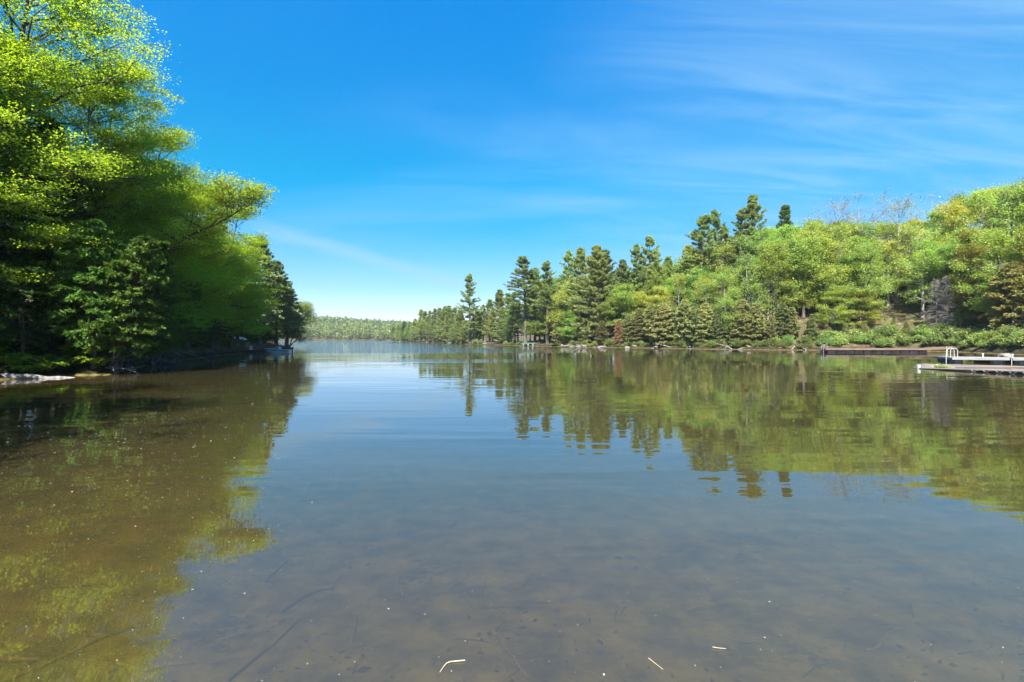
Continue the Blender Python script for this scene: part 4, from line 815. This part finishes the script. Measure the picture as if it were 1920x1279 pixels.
# cabin with the turquoise roof
d = 148; cz = gz(wx(1044, d), d); top = wz(579, d)
cb = thing('cabin', 'small cabin with a turquoise metal roof half hidden among the pines', 'cabin', (wx(1044, d), d, cz - .3), .25)
hh = top - cz + .3; wh = hh - 1.5
M['turq'] = noisy('turquoise_metal', (0.12, 0.42, 0.44), (0.2, 0.52, 0.52), 6, .4); M['cabin_wall'] = noisy('cabin_board', (0.10, 0.07, 0.05), (0.18, 0.13, 0.1), 3, .8, .004, (1, 1, 9)); M['glass'] = noisy('dark_glass', (0.02, 0.03, 0.035), (0.05, 0.06, 0.07), 2, .08, spec=.6)
mb = MB(); mb.box((0, 0, wh / 2), (5, 4, wh)); mb.build('wall', M['cabin_wall'], cb)
mb = MB(); mb.add([(-2.9, -2.6, wh - .15), (2.9, -2.6, wh - .15), (2.9, 0, hh), (-2.9, 0, hh), (-2.9, 2.6, wh - .15), (2.9, 2.6, wh - .15), (-2.9, -2.6, wh - .03), (2.9, -2.6, wh - .03), (2.9, 0, hh + .12), (-2.9, 0, hh + .12), (-2.9, 2.6, wh - .03), (2.9, 2.6, wh - .03)],
       [(6, 7, 8, 9), (9, 8, 11, 10), (0, 3, 2, 1), (3, 4, 5, 2), (0, 1, 7, 6), (4, 10, 11, 5), (1, 2, 8, 7), (2, 5, 11, 8), (0, 6, 9, 3), (3, 9, 10, 4)]); mb.build('roof', M['turq'], cb)
for wxp in (-1.3, 1.3):
    mb = MB(); mb.box((wxp, -2.02, wh - 1.3), (1.1, .06, 1.0)); f_ = mb.build('window', M['white'], cb); mb = MB(); mb.box((wxp, -2.06, wh - 1.3), (.95, .03, .85)); mb.build('pane', M['glass'], f_)
def garden_chair(x, y, z, rz, mat, label):
    t = thing('garden_chair', label, 'chair', (x, y, z), rz)
    mb = MB()
    for k in range(4): mb.box((0, -.24 + k * .13, .40 - k * .02), (.52, .115, .025))
    mb.build('seat', mat, t); mb = MB()
    for k in range(5): mb.box((-.21 + k * .105, .28, .72), (.09, .025, .72), 0, [[1, 0, 0], [0, .97, .24], [0, -.24, .97]])
    mb.build('backrest', mat, t)
    for sx_ in (-.29, .29):
        mb = MB(); mb.box((sx_, 0, .60), (.11, .66, .025)); mb.build('arm', mat, t)
        for yy in (-.26, .24):
            mb = MB(); mb.box((sx_, yy, .29), (.06, .07, .59)); mb.build('leg', mat, t)
x, d = wx(911, 178), 178; garden_chair(x, d, gz(x, d), 2.9, M['white'], 'white garden chair on the grass behind the low grey dock, left of two')
x, d = wx(919, 179), 179; garden_chair(x, d, gz(x, d), 3.4, M['white'], 'white garden chair on the grass behind the low grey dock, right of two')

# ------------------------------------------------------------------ left dock, drum, chair, boats
dk = thing('small_dock', 'low dark wooden dock under the left-bank cedars, beside the moored boat', 'dock', (wx(446, 69.5), 69.5, 0), -.03)
mb = MB(); decking(mb, 5.2, 1.7, .40); mb.build('decking', M['dark_wood'], dk)
mb = MB(); mb.box((2.6, -.022, .27), (5.2, .04, .24)); mb.box((2.6, 1.722, .27), (5.2, .04, .24)); mb.build('rim_board', M['dark_wood'], dk)
for k in range(3):
    for yy in (.15, 1.5):
        mb = MB(); mb.tubes(np.array([(.4 + k * 2.2, yy, -1.2), (.4 + k * 2.2, yy, .37)]), np.array([.07, .07]), 8); mb.build('leg', M['dark_wood'], dk, True)
x = wx(469.5, 70); mb = MB(); mb.lathe([(.001, 0), (.20, 0), (.21, .02), (.215, .22), (.225, .24), (.215, .26), (.22, .52), (.235, .54), (.235, .57), (.20, .575), (.001, .58)], k=18)
o = mb.build('plastic_drum', M['white'], smooth=True); o.location = (x, 70.1, .42); tag(o, 'white plastic drum standing on the dark dock', 'drum')
M['chair_wood'] = noisy('chair_wood', (0.22, 0.13, 0.08), (0.34, 0.22, 0.14), 4, .7)
garden_chair(wx(463, 70.6), 70.75, .42, .5, M['chair_wood'], 'brown wooden chair on the dark dock next to the white drum')
limb('mooring_plank', [(wx(472, 69.9), 70.3, .47), (wx(500, 69.9), 70.0, .45)], .05, .05, M['raft_wood'], 'pale pole lying along the dark dock', 'pole')
M['hull'] = noisy('hull_paint', (0.68, 0.72, 0.75), (0.80, 0.82, 0.84), 2, .3); M['stripe'] = noisy('stripe_paint', (0.05, 0.14, 0.22), (0.07, 0.18, 0.28), 2, .3)
bt = thing('motor_boat', 'small white motor boat with a blue stripe moored at the end of the dark dock', 'boat', (wx(549, 70), 69.4, 0), math.pi + .06)
def hull_mesh(L_, B_, hs0, hs1, n=14, closed=True):
    s = np.linspace(0, 1, n); hb = B_ / 2 * np.sqrt(np.clip(1 - (np.clip(s - .35, 0, 1) / .65) ** 2.4, 0.0004, 1)); sh_ = hs0 + (hs1 - hs0) * s ** 1.6
    kz = -.16 + .28 * np.clip((s - .55) / .45, 0, 1) ** 2; x = L_ * s
    xb = x + np.clip(s - .7, 0, 1) * .6
    S = []
    for k in range(n):
        ch = hb[k] * .78; cz_ = kz[k] + .14
        S.append([(xb[k], -hb[k], sh_[k]), (xb[k], -hb[k] * .97, sh_[k] - .10), (xb[k], -hb[k] * .93, sh_[k] - .17), (x[k], -ch, cz_), (x[k], 0, kz[k]), (x[k], ch, cz_), (xb[k], hb[k] * .93, sh_[k] - .17), (xb[k], hb[k] * .97, sh_[k] - .10), (xb[k], hb[k], sh_[k])])
    return np.array(S)
S = hull_mesh(3.5, 1.5, .42, .66)
def strip(S, cols):
    n, m = S.shape[:2]; i = np.arange(n * m).reshape(n, m); f = [np.stack([i[:-1, c], i[1:, c], i[1:, c + 1], i[:-1, c + 1]], -1) for c in cols]; return S.reshape(-1, 3), np.concatenate(f)
mb = MB(); mb.add(*strip(S, [0, 2, 3, 4, 5, 7])); t0 = S[0]; mb.add(t0, [(0, 1, 7, 8), (1, 2, 6, 7), (2, 3, 5, 6), (3, 4, 4, 5)][:3])
dkp = np.stack([S[:, 0], S[:, 8]], 1); dkp[:8, :, 2] -= .16; mb.add(*strip(dkp, [0])); mb.build('hull', M['hull'], bt)
mb = MB(); mb.add(*strip(S * np.array([1, 1.012, 1]), [1, 6])); mb.build('stripe', M['stripe'], bt)
mb = MB()
for c in (0, 8): mb.tubes(S[:, c], np.full(14, .028), 6)
mb.build('gunwale', M['white'], bt)
mb = MB(); cv_ = np.array([(1.55, -.55, .50), (2.5, -.42, .56), (2.5, .42, .56), (1.55, .55, .50), (1.5, -.46, .86), (1.95, -.36, .84), (1.95, .36, .84), (1.5, .46, .86)]); mb.add(cv_, [(4, 5, 6, 7), (0, 1, 5, 4), (1, 2, 6, 5), (2, 3, 7, 6), (3, 0, 4, 7)]); mb.build('cabin_top', M['white'], bt)
mb = MB(); mb.add([(1.68, -.555, .60), (1.92, -.525, .61), (1.80, -.465, .78), (1.64, -.487, .78)], [(0, 1, 2, 3)]); mb.add([(1.68, .555, .60), (1.92, .525, .61), (1.80, .465, .78), (1.64, .487, .78)], [(3, 2, 1, 0)]); mb.add([(2.02, -.485, .62), (2.2, -.46, .63), (2.0, -.40, .77), (1.88, -.415, .78)], [(0, 1, 2, 3)]); mb.add([(2.02, .485, .62), (2.2, .46, .63), (2.0, .40, .77), (1.88, .415, .78)], [(3, 2, 1, 0)]); mb.build('window', M['glass'], bt)
mb = MB(); mb.tubes(np.array([(1.6, 0, .8), (1.62, 0, 1.75)]), np.array([.03, .022]), 8); mb.build('mast', M['white'], bt, True)
mb = MB(); mb.box((.9, 0, .42), (.4, .9, .12)); mb.build('seat', M['stripe'], bt, bevel=.03)
om = thing('outboard_motor', None, None, (0, 0, 0)); om.parent = bt
mb = MB(); mb.box((-.18, 0, .66), (.38, .3, .30)); mb.build('motor_cover', M['black'], om, bevel=.07); mb = MB(); mb.box((-.2, 0, .18), (.14, .09, .8)); mb.build('shaft', M['black'], om, bevel=.02); mb = MB(); mb.tubes(np.array([(0, 0, .7), (.35, 0, .78)]), np.array([.03, .025]), 6); mb.build('tiller', M['black'], om)
S2 = hull_mesh(3.6, .95, .42, .48); S2[:, :, 2] *= -1; x, d = wx(433, 74), 74.5
mb = MB(); mb.add(*strip(S2, [0, 1, 2, 3, 4, 5, 6, 7])); cn = mb.build('overturned_rowboat', M['hull'], smooth=True); cn.location = (x, d, gz(x, d) + .42); cn.rotation_euler = (.12, .05, 1.25); cn.scale = (.7, .7, .7); tag(cn, 'pale overturned rowboat in the shade under the left-bank trees', 'rowboat')

# ------------------------------------------------------------------ lake bed sticks and floating bits
M['stick'] = noisy('sunk_stick', (0.09, 0.072, 0.03), (0.21, 0.17, 0.075), 8, .9); M['dark_stick'] = noisy('waterlogged_stick', (0.025, 0.022, 0.014), (0.06, 0.05, 0.03), 8, .9); M['straw'] = noisy('straw', (0.26, 0.23, 0.16), (0.36, 0.32, 0.24), 20, .7)
def bedp(px, py):                            # photo pixel -> point on the lake bed
    d = dist(py)
    for _ in range(6): d = (HC - gz(wx(px, d), d)) * F / (py - HOR)
    x = wx(px, d); return (x, d, gz(x, d))
def sunk(pts, r0, r1, mat, label, twigs=0, seed=0):
    p = [bedp(a, b) for a, b in pts]; p = [(x, y, z + r0 * .8) for x, y, z in p]
    limb('sunken_branch' if r0 > .012 else 'sunken_twig', p, r0, r1, mat, label, 'branch' if r0 > .012 else 'twig', 6, None, twigs, seed)
sunk([(-20, 1290), (60, 1262), (130, 1228), (190, 1200), (250, 1178)], .022, .007, M['stick'], 'long straw-coloured branch on the shallow yellowish lake bed', 3, 1)
sunk([(-20, 1243), (40, 1240), (90, 1243)], .024, .016, M['stick'], 'thick short branch crossing the long sunken branch', 0, 2)
sunk([(112, 1240), (117, 1222), (120, 1208)], .008, .005, M['stick'], 'tiny upright twig beside the long sunken branch')
sunk([(740, 1082), (748, 1100), (756, 1120)], .016, .01, M['stick'], 'short brown sunken branch in mid water, alone')
sunk([(668, 1158), (664, 1185), (657, 1210)], .014, .012, M['stick'], 'short stubby sunken branch left of the floating white twig', 0, 4)
sunk([(870, 1112), (885, 1135), (902, 1155)], .012, .008, M['stick'], 'slanting sunken branch ahead of the floating white twig', 0, 5)
sunk([(922, 1182), (945, 1215), (972, 1250), (990, 1275)], .016, .01, M['stick'], 'sunken branch pointing down past the floating white twig', 1, 6)
sunk([(1622, 1222), (1648, 1216), (1658, 1196), (1668, 1184), (1692, 1178)], .013, .009, M['stick'], 'wavy root curled like an S on the lake bed', 0, 7)
sunk([(498, 1092), (520, 1070), (540, 1052)], .012, .006, M['dark_stick'], 'thin dark sunken stick nearest the edge of the tree reflection', 0, 8)
sunk([(528, 1150), (560, 1128), (592, 1112), (625, 1104)], .018, .008, M['dark_stick'], 'dark forked sunken branch below the middle of the tree reflection', 2, 9)
sunk([(430, 1278), (480, 1236), (520, 1205), (562, 1162)], .014, .007, M['dark_stick'], 'long dark sunken stick slanting up from the bottom edge', 0, 10)
sunk([(842, 992), (850, 986), (857, 980)], .018, .012, M['dark_stick'], 'small dark sunken chunk of branch farthest out', 0, 11)
sunk([(155, 1100), (190, 1099), (215, 1104)], .02, .008, M['dark_stick'], 'dark blunt piece of branch in the yellow shallows', 1, 12)
def afloat(name, pts, r, mat, label, cat):
    p = [(*wp(a, b), .006) for a, b in pts]; mb = MB(); q = along(np.array(p), np.linspace(0, 1, 8)); mb.tubes(q, np.full(8, r) * np.linspace(1, .6, 8), 6); return tag(mb.build(name, mat, smooth=True), label, cat)
afloat('floating_twig', [(872, 1240), (840, 1243), (833, 1250), (825, 1262)], .0042, M['straw'], 'bent white twig floating near the bottom edge', 'twig')
afloat('floating_straw', [(1336, 1215), (1348, 1217), (1361, 1218)], .003, M['straw'], 'pale straw floating level, farther from the white twig', 'straw')
afloat('floating_straw', [(1216, 1236), (1230, 1247), (1243, 1257)], .003, M['straw'], 'pale straw floating aslant, closest to the white twig', 'straw')
g = np.random.default_rng(78); mb = MB(); n_ = 5200
lx = g.uniform(-7, 9, n_); ly = 2.2 + 10 * g.beta(1.1, 2.2, n_); cl = smooth_noise(lx * 1.7, ly * 1.7, 21) + .6 * smooth_noise(lx * 4.1, ly * 4.1, 22)
k = cl > g.uniform(-.5, .9, n_); lx, ly = lx[k], ly[k]; lz_ = ground_z(lx, ly) + .012
mb.leaves(np.stack([lx, ly, lz_], 1), np.tile(UP, (len(lx), 1)) + g.normal(size=(len(lx), 3)) * .35, g.lognormal(math.log(.05), .4, len(lx)), .5, g, g.uniform(0, 1, len(lx)))
for k in range(260):
    x, y = g.uniform(-6, 8), 2.2 + 8 * g.beta(1.1, 2); a_ = g.normal(.7, .6); L_ = g.uniform(.08, .4); z = gz(x, y) + .012
    mb.tubes(np.array([(x, y, z), (x + L_ * .5 * math.cos(a_) + g.normal() * .02, y + L_ * .5 * math.sin(a_), z + .012), (x + L_ * math.cos(a_), y + L_ * math.sin(a_), z)]), np.array([.004, .0035, .002]) * g.uniform(.7, 1.6), 4)
M['litter'] = noisy('sunk_leaf', (0.018, 0.016, 0.010), (0.10, 0.075, 0.03), 9, .9, coord='Object', lo=.42, hi=.62)
tag(mb.build('leaf_litter', M['litter']), 'dark sunken leaves and bits of twig scattered over the shallow bed', 'leaf litter', kind='stuff')
g = np.random.default_rng(77); pts = []
for k in range(4000):
    if k < 3750: px, py = g.uniform(-20, 600), 690 + 560 * g.beta(1.0, 3.6)
    else: px, py = g.uniform(0, 1920), 720 + 560 * g.uniform() ** 1.3
    if k < 3750 and g.uniform() < np.clip((px - 300) / 330, 0, .95): continue
    pts.append((*wp(px, py), .004))
pts = np.array(pts); k = ground_z(pts[:, 0], pts[:, 1]) < -.02; pts = pts[k]
mb = MB(); mb.leaves(pts, np.tile(UP, (len(pts), 1)) + g.normal(size=pts.shape) * .03, g.lognormal(math.log(.013), .45, len(pts)) * np.clip(pts[:, 1] / 9, .55, 1.6), .6, g, g.uniform(0, 1, len(pts)))
M['pollen'] = noisy('pollen_fluff', (0.28, 0.27, 0.23), (0.48, 0.46, 0.42), 30, .8)
tag(mb.build('floating_pollen', M['pollen']), 'pale pollen and fluff specks floating on the dark water', 'pollen', kind='stuff')

# ------------------------------------------------------------------ labels of the repeats: what, where, beside which landmark, and which in order
LAND = [(735, 765, 'at the end of the point'), (765, 805, 'midway along the point'), (805, 862, 'left of the lone tall pine'), (862, 930, 'behind the lone tall pine'), (930, 1000, 'above the green raft'),
        (1000, 1070, 'around the turquoise-roofed cabin'), (1070, 1140, 'near the huge bushy pine'), (1140, 1185, 'beside the rusty dead cedar'), (1185, 1245, 'below the bare-trunked pine pair'), (1245, 1300, 'below the broad brownish pine'),
        (1300, 1365, 'below the left skyline pines'), (1365, 1430, 'below the tallest skyline pine'), (1430, 1480, 'below the lone skyline spruce'), (1480, 1548, 'around the round shore maple'), (1548, 1600, "over the brown dock's ladder"),
        (1600, 1660, 'over the brown dock'), (1660, 1715, 'around the tall grey-trunked tree'), (1715, 1795, 'around the dead grey spruces'), (1795, 1850, 'around the layered dark spruce'), (1850, 1935, 'by the huge olive cedar'), (1935, 2400, 'past the huge olive cedar')]
ORD = ['leftmost', 'second from left', 'third from left', 'fourth from left', 'fifth from left', 'sixth from left', 'seventh from left', 'eighth from left', 'ninth from left', 'tenth from left']
def ordinal(i, n):
    if i < 10: return ORD[i]
    if n - i <= 10: return ORD[n - i - 1].replace('leftmost', 'rightmost').replace('from left', 'from right')
    return 'place %d from left' % (i + 1)
buckets = {}
for o, kind, where, px in FILL:
    lm = next((nme for a_, b_, nme in LAND if a_ <= px < b_), '') if px > 700 else ''
    buckets.setdefault((kind, where, lm), []).append((px, o))
for (kind, where, lm), L_ in buckets.items():
    L_.sort(key=lambda q: q[0]); L_ = [o for _, o in L_]
    for i_, o in enumerate(L_):
        txt = ' '.join(x for x in (kind, where, lm) if x)
        if len(L_) > 1: txt += ', ' + ordinal(i_, len(L_))
        o['label'] = txt
        o['group'] = {'tree': 'trees of the shore forest', 'shrub': 'shrubs along the shore', 'fern': 'ferns on the left bank', 'rock': 'rocks at the waterline', 'branch': 'dead branches on the left bank', 'driftwood': 'driftwood on the bare bank'}[o['category']]

# ------------------------------------------------------------------ the air
hz, hn, hl = new_mat('haze_air'); hn.remove(hn['Principled BSDF']); pv = hn.new('ShaderNodeVolumePrincipled')
pv.inputs['Color'].default_value = (0.80, 0.90, 1.0, 1); pv.inputs['Density'].default_value = 0.00010
hl.new(pv.outputs[0], hn['Material Output'].inputs['Volume'])
zl = float(GZ.min()) - 1
mb = MB(); mb.box((0, 0, (zl + 88) / 2), (7400, 7400, 88 - zl)); tag(mb.build('haze', hz), 'thin pale air between the eye and the far hills', 'haze', kind='stuff')
